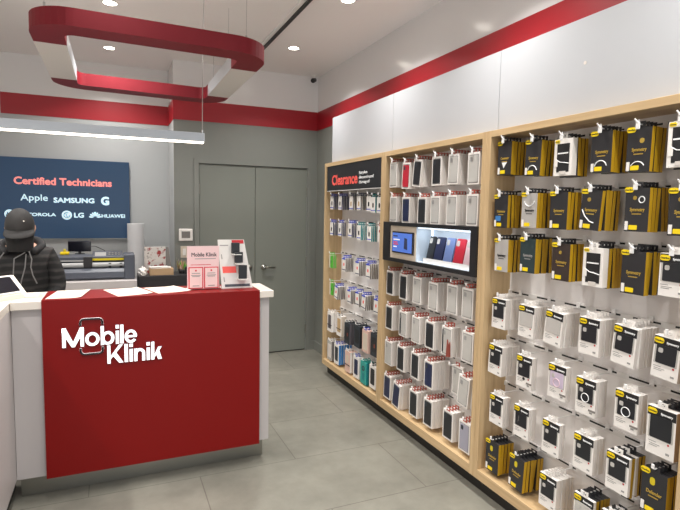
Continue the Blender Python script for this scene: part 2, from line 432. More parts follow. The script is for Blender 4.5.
# door: two grey leaves in a frame
d = empty('door_1', (0, 0, 0)); tag(d, kind='structure')
fr = MB()
fr.box(DX0-0.05, DX0-0.003, YD-0.014, YD, 0, DH+0.05, 'grey_paint'); fr.box(DX1+0.003, DX1+0.05, YD-0.014, YD, 0, DH+0.05, 'grey_paint')
fr.box(DX0-0.003, DX1+0.003, YD-0.014, YD, DH+0.004, DH+0.05, 'grey_paint')
fr.build('door_frame', d)
def leaf(x0, x1, hx, hside):
    lf = MB().bbox(x0, x1, YD+0.006, YD+0.05, 0.012, DH-0.003, 'door_grey', 0.002, 1).build('door_leaf', d)
    hz = 0.965
    k = MB(); k.cyl((hx, YD+0.006, hz), 0.030, -0.010, 'steel', 'y', 24); k.cyl((hx, YD-0.004, hz), 0.014, -0.035, 'chrome', 'y', 16)
    k.tube([(hx, YD-0.04, hz), (hx+hside*0.03, YD-0.045, hz), (hx+hside*0.12, YD-0.042, hz-0.003)], [0.012, 0.011, 0.009], 'steel', 10)
    k.build('door_handle', lf, smooth=True)
    for z in (1.79, 1.02, 0.25):
        e = x0 if hside < 0 else x1
        MB().cyl((e, YD-0.004, z-0.05), 0.007, 0.10, 'steel', 'z', 12).build('hinge', lf)
    return lf
leaf(DX0+0.002, DXM-0.002, 1.345, -1)
leaf(DXM+0.002, DX1-0.002, 1.50, 1)
lk = MB().box(1.52, 1.60, YD+0.004, YD+0.006, 0.86, 0.90, 'grey_paint').build('lock_plate', d)
# dark strip painted in for the shade in the gap below the doors
MB().box(DX0, DX1, YD+0.02, YD+0.1, 0.0, 0.011, 'kick_black').build('door_gap_shade', d)

# ------------------------------------------------------------ ceiling lights
def ring_word(i): return ['back-left', 'far back'][i] if i < 2 else ''
dl_label = {0: 'recessed round ceiling downlight seen through the red hanging loop',
            1: 'recessed round ceiling downlight nearest the recessed back wall, behind the loop',
            2: 'recessed round ceiling downlight between the red loop and the corner camera',
            3: 'recessed round ceiling downlight right of the black ceiling track at photo top'}
dl_label = {0: 'recessed ceiling downlight above the near edge of the red hanging loop',
            1: 'recessed ceiling downlight seen through the middle of the red hanging loop',
            2: 'recessed ceiling downlight between the black track and the corner security camera',
            3: 'recessed ceiling downlight at top of photo right of the black track'}
def downlight(i, x, y):
    o = empty('ceiling_downlight', (x, y, CZ))
    tag(o, dl_label.get(i, 'recessed ceiling downlight out of view, %s of the %s row toward the storefront' % ({4.2: 'farthest', 3.0: 'third nearest', 2.2: 'third nearest', 1.8: 'second nearest', 1.0: 'second nearest', 0.6: 'nearest', -0.2: 'nearest'}.get(y, ''), 'right' if x > 1 else ('middle' if x > -1 else 'left'))), 'ceiling light', 'recessed ceiling downlights')
    m = MB(); n = 28
    vs = []; 
    for r, z in ((0.062, -0.001), (0.060, -0.005), (0.047, -0.005), (0.044, -0.001)):
        vs += [(r*math.cos(2*PI*j/n), r*math.sin(2*PI*j/n), z) for j in range(n)]
    fs = [[a*n+j, a*n+(j+1) % n, (a+1)*n+(j+1) % n, (a+1)*n+j] for a in range(3) for j in range(n)]
    m.add(vs, fs, 'card_white'); m.build('trim_ring', o, smooth=True)
    MB().cyl((0, 0, -0.002), 0.043, 0.001, 'lamp_glow', 'z', 28).build('lens', o)
    area_light('downlight_lamp', (0, 0, -0.012), (0, 0, 0), 0.09, 0.09, LAMP_W, LAMP_COL, math.radians(125), 'DISK', o)
for i, (x, y) in enumerate(DOWNLIGHTS): downlight(i, x, y)

# black ceiling track
tr = empty('ceiling_track', (1.27, 0, CZ)); tag(tr, 'black linear track with pale flange on the ceiling right of the red loop', 'ceiling track')
mb = MB(); mb.prism([(-0.012, 0), (0.012, 0), (0.012, -0.022), (-0.012, -0.022)], 0.4, 4.95, 'y', 'black'); mb.build('track_channel', tr)
MB().box(-0.045, -0.013, 0.4, 4.95, -0.008, 0, 'ceiling_paint').build('flange', tr)

# security camera in the corner
sc = empty('security_camera', (2.03, 5.40, CZ)); tag(sc, 'small round black and white security camera on the ceiling in the corner', 'camera')
MB().cyl((0, 0, 0), 0.030, -0.012, 'card_white', 'z', 20).build('base', sc)
MB().tube([(0, 0, -0.012), (-0.01, -0.01, -0.03), (-0.015, -0.015, -0.04)], 0.008, 'card_white').build('bracket', sc)
bd = MB().tube([(0.01, 0.01, -0.045), (-0.022, -0.022, -0.062), (-0.03, -0.03, -0.067)], [0.022, 0.026, 0.022], 'black', 16).build('camera_body', sc)

# ------------------------------------------------------------ hanging loop
LX0, LX1, LY0, LY1, LW, LH = -0.385, 0.875, 3.02, 4.60, 0.165, 0.09
lp = empty('hanging_loop', (0, 0, 2.49)); tag(lp, 'rounded rectangular red and white loop hung from the ceiling over the counter', 'ceiling feature')
lp.rotation_euler = (0, math.radians(0.75), 0)
ZB = 0.008
def loop_part(name, outer, inner, ko, ki, kb, kt='white_paint'):
    m = MB(); n = len(outer)
    for (a, z) in ((outer, ZB), (inner, ZB), (inner, ZB+LH), (outer, ZB+LH)): m.v += [(p[0], p[1], z) for p in a]
    def q(a, b, k):
        for i in range(n-1): m.f.append([a*n+i, a*n+i+1, b*n+i+1, b*n+i]); m.m.append(m.mi(k))
    q(0, 1, kb); q(1, 2, ki); q(2, 3, kt); q(3, 0, ko)
    for i in (0, n-1): m.f.append([i, n+i, 2*n+i, 3*n+i]); m.m.append(m.mi(ki))
    return m.build(name, lp)
def arc(cx, cy, r, a0, a1, n=10): return [(cx+r*math.cos(math.radians(a0+(a1-a0)*i/n)), cy+r*math.sin(math.radians(a0+(a1-a0)*i/n))) for i in range(n+1)]
RO, RI = 0.22, 0.055
YC0, YC1 = 3.40, 4.29
ou = [(LX0, YC0)] + arc(LX0+RO, LY0+RO, RO, 180, 270) + arc(LX1-RO, LY0+RO, RO, 270, 360) + [(LX1, YC0)]
inn = [(LX0+LW, YC0)] + arc(LX0+LW+RI, LY0+LW+RI, RI, 180, 270) + arc(LX1-LW-RI, LY0+LW+RI, RI, 270, 360) + [(LX1-LW, YC0)]
loop_part('red_front_section', ou, inn, 'loop_red', 'loop_red', 'loop_red')
ou = [(LX0, YC1)] + arc(LX0+RO, LY1-RO, RO, 180, 90) + arc(LX1-RO, LY1-RO, RO, 90, 0) + [(LX1, YC1)]
inn = [(LX0+LW, YC1)] + arc(LX0+LW+RI, LY1-LW-RI, RI, 180, 90) + arc(LX1-LW-RI, LY1-LW-RI, RI, 90, 0) + [(LX1-LW, YC1)]
loop_part('red_back_section', ou, inn, 'loop_red', 'loop_red', 'loop_red')
for x0, x1 in ((LX0, LX0+LW), (LX1, LX1-LW)):
    loop_part('white_side_section', [(x0, YC0), (x0, YC1)], [(x1, YC0), (x1, YC1)], 'panel_white', 'panel_white', 'white_paint')
for x, y in ((-0.30, 3.10), (0.735, 3.10), (-0.30, 4.5), (0.79, 4.5), (0.735, 3.92)):
    if y == 3.92: x = LX1-0.08
    mm = MB(); mm.cyl((x, y, ZB+LH), 0.0012, CZ-2.49-ZB-LH+x*0.013, 'wire', 'z', 6); mm.cyl((x, y, ZB+LH), 0.006, 0.03, 'chrome', 'z', 10)
    mm.build('hanging_cable', lp)

# ------------------------------------------------------------ pendant lamp
pn = empty('pendant_lamp', (0, 3.25, 1.99)); tag(pn, 'long slim grey linear pendant light glowing underneath, hung over the counter', 'pendant light')
MB().bbox(-1.0, 0.515, -0.03, 0.03, 0.004, 0.056, 'lamp_housing', 0.002, 1).build('housing', pn)
MB().box(-0.995, 0.510, -0.026, 0.026, -0.003, 0.004, 'strip_glow').build('diffuser', pn)
area_light('pendant_glow', (-0.24, 0, -0.008), (0, 0, 0), 1.45, 0.05, 7, (1.0, 0.88, 0.72), PI, 'RECTANGLE', pn)
MB().tube([(0.505, 0, 0.056), (0.507, 0, 0.25), (0.512, 0.003, 0.6), (0.525, 0, CZ-1.99)], 0.0022, 'cable', 6).build('hanging_cable', pn)
MB().tube([(-0.53, 0, 0.056), (-0.53, 0, 0.5), (-0.525, 0, CZ-1.99)], 0.0022, 'cable', 6).build('hanging_cable', pn)
MB().cyl((0.505, 0, 0.056), 0.007, 0.02, 'chrome', 'z', 10).build('cable_grip', pn)

# ------------------------------------------------------------ service counter
CY = 3.096; CT = 1.10
ct = empty('service_counter', (0, 0, 0)); tag(ct, 'red-fronted white service counter with glowing white lettering and steel base', 'counter')
m = MB(); m.box(-0.49, 0.884, CY+0.012, 3.36, 0.137, CT-0.045, 'laminate'); m.build('body', ct)
MB().box(-0.485, 0.868, 3.18, 3.30, 0, 0.137, 'steel').build('toe_kick', ct)
MB().box(-0.49, -0.350, CY, CY+0.012, 0.137, CT-0.045, 'laminate').build('white_side_panel', ct)
MB().box(0.818, 0.884, CY, CY+0.012, 0.140, CT-0.045, 'laminate').build('white_side_panel', ct)
MB().bbox(-0.49, 0.905, CY-0.028, 3.40, CT-0.045, CT-0.002, 'counter_top', 0.003, 2).build('countertop', ct)
m = MB(); m.prism([(CY-0.036, 0.134), (CY+0.011, 0.134), (CY+0.011, 0.9), (CY-0.029, 0.95), (CY-0.029, CT-0.001), (3.38, CT-0.001), (3.38, CT+0.003), (CY-0.036, CT+0.003)], -0.349, 0.816, 'x', 'red_panel')
rp = m.build('red_wrap_panel', ct)
# glowing letters
YT = CY-0.038
def letter(ch, x0, x1, z, cap, T_=0.0165):
    """upright grotesque letter built from strokes between x0 and x1 on baseline z"""
    m = MB(); xh = cap*0.70; ya, yb = YT-0.010, YT-0.001; k = 'letter_glow'; w_ = x1-x0; cx = (x0+x1)/2
    def bar(a, b, c, d): m.box(a, b, ya, yb, c, d, k, {'-x': 'letter_side', '+x': 'letter_side', '-z': 'letter_side', '+z': 'letter_side'})
    def poly(p): m.prism(p, ya, yb, 'y', k, 'letter_side')
    def ringz(c0, r, a0=0, a1=360, n=28, ex=1.0):
        P = [math.radians(a0+(a1-a0)*i/n) for i in range(n+1)]
        ro = [(c0[0]+r[0]*math.cos(t), c0[1]+r[1]*math.sin(t)) for t in P]; ri = [(c0[0]+(r[0]-T_)*math.cos(t), c0[1]+(r[1]-T_*0.92)*math.sin(t)) for t in P]
        for i in range(n): poly([ro[i], ro[i+1], ri[i+1], ri[i]])
    if ch == 'M':
        bar(x0, x0+T_*1.05, z, z+cap); bar(x1-T_*1.05, x1, z, z+cap)
        for s_ in (-1, 1):
            e = x0 if s_ < 0 else x1
            poly([(e, z+cap), (e-s_*T_*1.1, z+cap), (cx, z+cap*0.26), (cx, z), (cx+s_*T_*0.45, z), (e, z+cap*0.80)])
    elif ch == 'o': ringz((cx, z+xh/2), (w_/2, xh/2+0.001))
    elif ch == 'b': ringz((cx+0.001, z+xh/2), (w_/2-0.001, xh/2+0.001)); bar(x0, x0+T_, z, z+cap)
    elif ch == 'i': bar(x0, x1, z, z+xh); bar(x0, x1, z+xh+0.012, z+cap)
    elif ch == 'l': bar(x0, x1, z, z+cap)
    elif ch == 'e': ringz((cx, z+xh/2), (w_/2, xh/2+0.001), 0, 325); bar(x0+T_*0.7, x1-0.002, z+xh/2-T_*0.36, z+xh/2+T_*0.36)
    elif ch in 'Kk':
        bar(x0, x0+T_, z, z+cap); hh = cap if ch == 'K' else xh; q = z+hh*0.40
        poly([(x0+T_, q), (x1-T_*1.25, z+hh), (x1-0.001, z+hh), (x0+T_, q-T_*1.1)])
        poly([(x0+T_*1.5, q+T_*0.35), (x0+T_*2.6, q+T_*1.3), (x1, z), (x1-T_*1.3, z)])
    elif ch == 'n':
        bar(x0, x0+T_, z, z+xh); r = w_/2; ringz((cx, z+xh-r*0.95), (r, r*0.95), 0, 180); bar(x1-T_, x1, z, z+xh-r*0.95)
    return m.build('letter', ct)
def ux(u): return -0.258+(u-58)*0.370/440
for ch, a, b in (('M', 58, 184), ('o', 188, 275), ('b', 279, 363), ('i', 368, 391), ('l', 395, 418), ('e', 421, 500)): letter(ch, ux(a)+0.001, ux(b)-0.001, 0.845, 0.105)
def vx(u): return -0.0415+(u-318)*0.285/322
for ch, a, b in (('K', 318, 412), ('l', 416, 439), ('i', 445, 468), ('n', 473, 540), ('i', 546, 569), ('k', 574, 641)): letter(ch, vx(a)+0.001, vx(b)-0.001, 0.738, 0.102)
# dark phone-outline brackets round the first o
def bracket(zz, sgn):
    x0, x1, rr = -0.170, -0.062, 0.018
    pts = [(x0, zz-sgn*0.034)] + [(x0+rr-rr*math.cos(math.radians(a)), zz-sgn*rr+sgn*rr*math.sin(math.radians(a))) for a in (0, 30, 60, 90)] \
        + [(x1-rr+rr*math.sin(math.radians(a)), zz-sgn*rr+sgn*rr*math.cos(math.radians(a))) for a in (0, 30, 60, 90)] + [(x1, zz-sgn*0.034)]
    MB().tube([(p[0], YT-0.004, p[1]) for p in pts], 0.0058, 'letter_glow', 8).build('bracket_outline', ct)
    MB().tube([(p[0], YT-0.009, p[1]) for p in pts], 0.0054, 'black', 8).build('bracket', ct)
bracket(0.992, 1); bracket(0.800, -1)

wg = empty('side_counter', (0, 0, 0)); tag(wg, 'white laminate side counter running toward the viewer at the left edge', 'counter')
MB().box(-1.05, -0.492, 1.50, 3.36, 0.137, CT-0.045, 'laminate').build('body', wg)
MB().box(-1.0, -0.53, 1.55, 3.30, 0, 0.137, 'kick_black').build('toe_kick', wg)
MB().bbox(-1.08, -0.492, 1.47, 3.40, CT-0.045, CT-0.002, 'counter_top', 0.003, 2).build('countertop', wg)

# papers
def paper(q, lab):
    m = MB(); n = 4
    q = [Vector((p[0], p[1], 0)) for p in q]
    c = sum(q, Vector())/4
    vs = []; fs = []; G = 6
    for i in range(G+1):
        for j in range(G+1):
            a, b = i/G, j/G
            p = q[0]*(1-a)*(1-b)+q[1]*a*(1-b)+q[2]*a*b+q[3]*(1-a)*b - c
            curl = 0.004*(max(0, a-0.7)/0.3)**2
            vs.append((p.x, p.y, curl))
    o = (G+1)**2
    vs2 = vs + [(v[0], v[1], v[2]+0.0009) for v in vs]
    g = lambda i, j: i*(G+1)+j
    for i in range(G):
        for j in range(G):
            fs.append([g(i,j), g(i,j+1), g(i+1,j+1), g(i+1,j)]); fs.append([o+g(i,j), o+g(i+1,j), o+g(i+1,j+1), o+g(i,j+1)])
    for i in range(G):
        for (a, b) in ((g(i,0), g(i+1,0)), (g(i+1,G), g(i,G)), (g(0,i+1), g(0,i)), (g(G,i), g(G,i+1))): fs.append([a, b, o+b, o+a])
    m.add(vs2, fs, 'paper')
    ob = m.build('paper_sheet', loc=(c.x, c.y, CT+0.0034)); tag(ob, lab, 'paper', 'paper sheets on the counter'); 
    # faint printed lines
    e1 = (q[1]-q[0]); e2 = (q[3]-q[0])
    for t in (0.25, 0.4, 0.55):
        a = q[0]+e1*0.12+e2*t-c; b = q[0]+e1*0.62+e2*t-c; dn = e2.normalized()*0.003
        pm = MB(); pm.add([(a.x, a.y, 0.0013), (b.x, b.y, 0.0013), (b.x+dn.x, b.y+dn.y, 0.0013), (a.x+dn.x, a.y+dn.y, 0.0013)], [(0, 1, 2, 3)], 'print_grey')
        pm.build('printed_line', ob)
    return ob
paper([(-0.335, 3.10), (-0.165, 3.095), (-0.125, 3.375), (-0.300, 3.378)], 'white paper sheet lying on the counter near its left end')
paper([(0.02, 3.075), (0.205, 3.135), (0.13, 3.375), (-0.06, 3.345)], 'white paper sheet on the counter, middle one of the three sheets')
paper([(0.235, 3.115), (0.425, 3.165), (0.345, 3.374), (0.165, 3.352)], 'white paper sheet on the counter just left of the pink sign holder')

# pink sign holder
sh = empty('sign_holder', (0.5, 3.20, CT+0.003)); tag(sh, 'pink counter sign board with two framed cards', 'sign')
m = MB(); m.box(-0.095, 0.095, 0, 0.006, 0.0, 0.265, 'pink_board'); m.box(-0.095, 0.095, 0.0, 0.07, 0, 0.003, 'pink_board'); m.build('board', sh)
text('lettering', 'Mobile Klinik', 0.034, (0.004, -0.0006, 0.202), 'print_black', 'y', sh, 0.0004, 0.0004, 'CENTER', 0.150)
text('small_print', 'phone and device repair', 0.010, (0.02, -0.0006, 0.188), 'print_grey', 'y', sh, 0.0, 0.0004, 'CENTER') if False else None
MB().box(-0.05, 0.075, -0.0008, 0, 0.186, 0.190, 'print_grey').build('small_print', sh)
MB().box(-0.075, 0.045, -0.0008, 0, 0.150, 0.1535, 'red_border').build('small_print', sh)
for x in (-0.045, 0.047):
    cd = MB().box(x-0.043, x+0.043, -0.003, 0, 0.006, 0.138, 'red_border').build('framed_card', sh)
    MB().box(x-0.037, x+0.037, -0.0045, -0.003, 0.012, 0.132, 'pink_card').build('card', cd)
    MB().box(x-0.005, x+0.005, -0.0055, -0.0045, 0.112, 0.122, 'red_border').build('mark', cd)
    for (a, b, z) in ((-0.024, 0.024, 0.098), (-0.028, 0.028, 0.086), (-0.022, 0.022, 0.079), (-0.02, 0.02, 0.022)): MB().box(x+a, x+b, -0.0053, -0.0045, z, z+0.004, 'print_grey').build('printed_line', cd)

# white leaflet holder with black cases
lh = empty('leaflet_holder', (0.705, 3.19, CT+0.003)); tag(lh, 'white slant-backed countertop stand with red corner, holding three black items', 'display stand')
# side profile leaning back; outline narrows toward the top
def slab(x0, x1, x0t, x1t, z0, z1, y0, y1, th, k):
    vs = [(x0,y0,z0),(x1,y0,z0),(x1,y0+th,z0),(x0,y0+th,z0),(x0t,y1,z1),(x1t,y1,z1),(x1t,y1+th,z1),(x0t,y1+th,z1)]
    return vs, [(0,3,2,1),(4,5,6,7),(0,1,5,4),(1,2,6,5),(2,3,7,6),(3,0,4,7)], k
bk = MB().add(*slab(-0.095, 0.098, -0.110, 0.055, 0.0, 0.30, 0.0, 0.06, 0.006, 'acrylic')); bk.box(-0.095, 0.098, 0, 0.09, 0, 0.003, 'acrylic'); bk.build('back_panel', lh)
def on_slab(z, off): return z/0.30*0.06 - off
def band(name, xa, xb, z0, z1, k, off=0.0012):
    vs = [(xa, on_slab(z0, off), z0), (xb, on_slab(z0, off), z0), (xb-0.012*(z1-z0)/0.1, on_slab(z1, off), z1), (xa-0.008*(z1-z0)/0.1, on_slab(z1, off), z1)]
    vs += [(v[0], v[1]+off*0.9, v[2]) for v in vs]
    return MB().add(vs, [(0,1,2,3),(7,6,5,4),(0,4,5,1),(1,5,6,2),(2,6,7,3),(3,7,4,0)], k).build(name, lh)
band('red_corner', -0.022, 0.053, 0.275, 0.298, 'red_dot'); band('red_corner', -0.022, -0.004, 0.232, 0.276, 'red_dot')
band('coral_strip', -0.085, 0.0, 0.095, 0.135, 'coral')
band('header_lettering', -0.098, -0.045, 0.262, 0.268, 'print_grey')
band('printed_lines', -0.09, -0.084, 0.18, 0.21, 'print_grey'); band('printed_lines', -0.08, -0.074, 0.04, 0.07, 'print_grey')
band('image_strip', -0.075, 0.082, 0.010, 0.026, 'plotter_grey')
for (x, y, z) in ((-0.005, -0.012, 0.215), (0.010, -0.026, 0.158), (0.028, -0.040, 0.062)):
    o = MB().bbox(-0.026, 0.026, -0.007, 0.007, 0, 0.068 if z > 0.1 else 0.085, 'case_black', 0.003, 2).build('phone_wallet', loc=(0.705+x, 3.19+y+on_slab(z, 0)+0.0, CT+0.003+z))
    tag(o, {0.215: 'topmost of three small black wallets on the white stand', 0.158: 'middle of three small black wallets on the white stand', 0.062: 'lowest and nearest of three small black wallets on the white stand'}[z], 'wallet', 'black wallets on the stand')
    MB().box(-0.018, 0.018, -0.008, -0.007, 0.01, 0.012, 'screen_off').build('seam', o)
MB().box(-0.031, 0.023, -0.020, 0.045, 0.209, 0.213, 'acrylic').build('ledge', lh)
MB().box(-0.016, 0.040, -0.032, 0.032, 0.151, 0.156, 'acrylic').build('ledge', lh)
MB().box(0.0, 0.060, -0.048, 0.016, 0.055, 0.060, 'acrylic').build('ledge', lh)

# display phone on a white stand, left end
tb = empty('phone_display', (-0.545, 3.19, CT-0.002), math.radians(45)); tag(tb, 'display phone tilted on a white and yellow stand at the counter left end', 'phone display')
tl = math.radians(42)
m = MB(); m.prism([(-0.060, 0), (0.09, 0), (0.060, 0.115), (0.040, 0.115), (-0.060, 0.022)], -0.10, 0.10, 'x', 'paper', 'paper'); m.build('stand', tb)
def tilted(name, xa, xb, s0, s1, h0, h1, k, r, parent):
    pts = rrect(xa, xb, s0, s1, r)
    c, s_ = math.cos(tl), math.sin(tl)
    m = MB(); n = len(pts)
    T = lambda p, h: (p[0], -0.055+p[1]*c-h*s_, 0.022+p[1]*s_+h*c)
    m.v = [T(p, h0) for p in pts]+[T(p, h1) for p in pts]
    m.f = [list(range(n))[::-1], [n+i for i in range(n)]]+[[i, (i+1) % n, n+(i+1) % n, n+i] for i in range(n)]; m.m = [m.mi(k)]*(n+2)
    return m.build(name, parent)
ph = tilted('phone', -0.080, 0.080, 0.006, 0.132, 0.001, 0.010, 'card_white', 0.012, tb)
tilted('screen', -0.070, 0.070, 0.016, 0.122, 0.010, 0.0112, 'screen_off', 0.008, ph)
MB().box(0.100, 0.103, -0.05, 0.06, 0.002, 0.02, 'yellow').build('yellow_edge', tb)
tc_ = MB().bbox(-0.45, -0.372, 3.205, 3.26, CT-0.002, CT+0.018, 'card_white', 0.004, 2).build('small_tray'); tag(tc_, 'small low white tray on the counter beside the display phone', 'tray')

# ------------------------------------------------------------ blue sign with lettering
SY = YR-0.03
sg = empty('lit_sign', (0, SY, 0)); tag(sg, 'large dark blue lit sign of brand names on the back wall', 'sign')
MB().bbox(-1.36, 0.168, -0.02, 0.03, 1.263, 2.058, 'sign_blue', 0.003, 1).build('panel', sg)
MB().box(-1.362, 0.171, -0.018, 0.03, 1.255, 1.263, 'steel').build('bottom_trim', sg)
def stext(name, t_, x0, x1, z, cap, k='sign_text', bold=0.0015):
    me = text_mesh(t_, cap/0.70, 0.0008, k, 'y', bold); xs = [v.co.x for v in me.vertices]; s = (x1-x0)/(max(xs)-min(xs))
    return text(name, t_, cap/0.70, (x0-min(xs)*s, -0.0212, z), k, 'y', sg, bold, 0.0008, 'LEFT', None, s)
stext('heading', 'Certified Technicians', -0.875, -0.002, 1.800, 0.068, 'sign_coral', 0.0035)
stext('lettering', 'Apple', -0.823, -0.588, 1.640, 0.062, 'sign_text', 0.001)
stext('lettering', 'SAMSUNG', -0.540, -0.168, 1.626, 0.047, 'sign_text', 0.003)
stext('lettering', 'G', -0.108, -0.030, 1.612, 0.078, 'sign_text', 0.006)
stext('lettering', 'MOTOROLA', -0.865, -0.520, 1.488, 0.030, 'sign_text', 0.002)
stext('lettering', 'LG', -0.360, -0.268, 1.478, 0.046, 'sign_text', 0.003)
stext('lettering', 'HUAWEI', -0.105, 0.120, 1.478, 0.036, 'sign_text', 0.0015)
def disc(cx, cz, r):
    o = MB().cyl((cx, -0.0212, cz), r, 0.0012, 'sign_text', 'y', 32).build('logo_disc', sg)
    return o
dm = disc(-0.918, 1.505, 0.044)
m = MB(); 
for s_ in (-1, 1): m.prism([(-0.918+s_*0.002, 1.484), (-0.918+s_*0.016, 1.530), (-0.918+s_*0.034, 1.484), (-0.918+s_*0.026, 1.484), (-0.918+s_*0.016, 1.508), (-0.918+s_*0.008, 1.484)], -0.0222, -0.0212, 'y', 'sign_blue')
m.build('logo_mark', dm)
dl = disc(-0.424, 1.500, 0.046)
m = MB(); m.tube([(-0.424+0.026*math.cos(math.radians(a)), -0.0218, 1.500+0.026*math.sin(math.radians(a))) for a in range(60, 361, 20)], 0.003, 'sign_blue', 6)
m.box(-0.428, -0.423, -0.0222, -0.0212, 1.486, 1.515, 'sign_blue'); m.box(-0.428, -0.414, -0.0222, -0.0212, 1.484, 1.488, 'sign_blue'); m.cyl((-0.437, -0.0222, 1.511), 0.004, 0.001, 'sign_blue', 'y', 10); m.build('logo_mark', dl)
m = MB()
for a in (-78, -52, -26, -4, 4, 26, 52, 78):
    t = math.radians(90+a*1.0); L1, L0 = 0.062, 0.012; c = Vector((-0.165, 1.476)); d_ = Vector((math.cos(t), math.sin(t))); nrm = Vector((-d_.y, d_.x))
    pts = [c+d_*L0, c+d_*0.035+nrm*0.008, c+d_*0.052+nrm*0.009, c+d_*L1, c+d_*0.052-nrm*0.007, c+d_*0.035-nrm*0.007]
    m.prism([(p.x, p.y) for p in pts], -0.0218, -0.0205, 'y', 'sign_text')
m.build('petal_logo', sg)

# ------------------------------------------------------------ back bench and what stands on it
bn = empty('back_bench', (0, 0, 0)); tag(bn, 'white thick-topped workbench under the cutting plotter', 'bench')
MB().bbox(-1.3, 0.187, 4.87, 5.58, 0.872, 0.952, 'laminate', 0.003, 1).build('worktop', bn)
MB().box(-1.28, 0.165, 4.92, 5.56, 0, 0.872, 'laminate').build('cabinet', bn)
BT = 0.952
pl = empty('cutting_plotter', (0, 5.05, BT)); tag(pl, 'dark grey desktop vinyl cutting plotter with rollers and control panel', 'plotter')
MB().bbox(0.085, 0.175, -0.10, 0.12, 0.0, 0.225, 'plotter_grey', 0.012, 3).build('end_housing', pl)
MB().bbox(-0.62, -0.54, -0.10, 0.12, 0.0, 0.225, 'plotter_grey', 0.012, 3).build('end_housing', pl)
m = MB(); m.prism([(-0.10, 0.022), (-0.085, 0.008), (0.10, 0.008), (0.10, 0.10), (-0.05, 0.10), (-0.095, 0.07)], -0.54, 0.085, 'x', 'plotter_grey'); m.build('base', pl)
m = MB(); m.cyl((-0.54, -0.03, 0.127), 0.022, 0.625, 'plotter_light', 'x', 20); m.build('roller', pl, smooth=False)
m = MB(); m.prism([(-0.02, 0.165), (-0.02, 0.195), (0.03, 0.215), (0.09, 0.215), (0.09, 0.10), (0.03, 0.10), (0.03, 0.165)], -0.54, 0.085, 'x', 'plotter_grey'); m.build('beam', pl)
MB().box(-0.18, 0.085, -0.026, -0.02, 0.166, 0.184, 'dull_yellow').build('yellow_strip', pl)
MB().box(-0.54, -0.18, -0.026, -0.02, 0.160, 0.172, 'plotter_light').build('guide_rail', pl)
MB().bbox(-0.24, -0.17, -0.055, 0.03, 0.105, 0.20, 'box_dark', 0.004, 2).build('cutting_carriage', pl)
for x in (-0.42, -0.03, 0.06): MB().bbox(x-0.012, x+0.012, -0.05, -0.01, 0.10, 0.145, 'black', 0.003, 1).build('pinch_roller', pl)
cp = MB().add([(-0.17, 0.0, 0.20), (0.075, 0.0, 0.20), (0.075, 0.03, 0.245), (-0.17, 0.03, 0.245), (-0.17, 0.06, 0.20), (0.075, 0.06, 0.20), (0.075, 0.06, 0.245), (-0.17, 0.06, 0.245)],
    [(0,1,2,3), (4,7,6,5), (0,4,5,1), (3,2,6,7), (0,3,7,4), (1,5,6,2)], 'plotter_grey').build('control_panel', pl)
MB().add([(-0.15, 0.001, 0.205), (-0.06, 0.001, 0.205), (-0.06, 0.022, 0.236), (-0.15, 0.022, 0.236)], [(0,1,2,3)], 'plotter_light').build('display', cp)
for i in range(4):
    for j in range(2): MB().box(-0.04+i*0.026, -0.025+i*0.026, 0.004+j*0.011, 0.02+j*0.011, 0.212+j*0.014, 0.220+j*0.014, 'print_grey').build('button', cp)
for x in (-0.58, 0.13): MB().box(x-0.03, x+0.03, -0.08, 0.08, -0.0, 0.008, 'black').build('foot', pl)
mo = empty('small_monitor', (-0.275, 5.16, BT+0.215)); tag(mo, 'small black monitor on a short stand behind the plotter', 'monitor')
MB().bbox(-0.092, 0.092, -0.012, 0.012, 0.022, 0.115, 'screen_off', 0.004, 2).build('screen', mo)
MB().box(-0.012, 0.012, 0.0, 0.012, 0.003, 0.03, 'black').build('neck', mo)
MB().bbox(-0.04, 0.04, -0.02, 0.02, 0.0, 0.006, 'black', 0.002, 1).build('foot', mo)
cb = MB().tube([(-0.18, 5.17, BT+0.283), (-0.15, 5.18, BT+0.283), (-0.11, 5.185, BT+0.262), (-0.07, 5.19, BT+0.240), (-0.05, 5.20, BT+0.2), (-0.05, 5.24, BT+0.0), ], 0.003, 'black', 6).build('monitor_cable'); tag(cb, 'thin black cable running from the small monitor down behind the plotter', 'cable')
yt = MB().bbox(-0.425, -0.355, 5.08, 5.14, BT+0.218, BT+0.24, 'yellow', 0.005, 2).bbox(-0.40, -0.38, 5.09, 5.13, BT+0.24, BT+0.265, 'dull_yellow', 0.004, 2).build('tape_cutter'); tag(yt, 'small yellow tool lying on the plotter beside the monitor', 'tool')

rl = empty('paper_roll', (0.215, 5.72, 0)); tag(rl, 'tall white vinyl roll standing upright by the blue sign', 'roll')
m = MB(); n = 32; vs = []
for r, z in ((0.082, 0.0), (0.082, 1.425), (0.040, 1.425), (0.040, 1.0)): vs += [(r*math.cos(2*PI*j/n), r*math.sin(2*PI*j/n), z) for j in range(n)]
m.add(vs, [[a*n+j, a*n+(j+1) % n, (a+1)*n+(j+1) % n, (a+1)*n+j] for a in range(3) for j in range(n)]+[list(range(n))], 'roll_white'); m.build('rolled_sheet', rl, smooth=False)
m = MB(); vs = []
for r, z in ((0.0385, 0.001), (0.0385, 1.42), (0.035, 1.42), (0.035, 0.001)): vs += [(r*math.cos(2*PI*j/n), r*math.sin(2*PI*j/n), z) for j in range(n)]
m.add(vs, [[a*n+j, a*n+(j+1) % n, ((a+1) % 4)*n+(j+1) % n, ((a+1) % 4)*n+j] for a in range(4) for j in range(n)], 'cardboard'); m.build('core', rl)

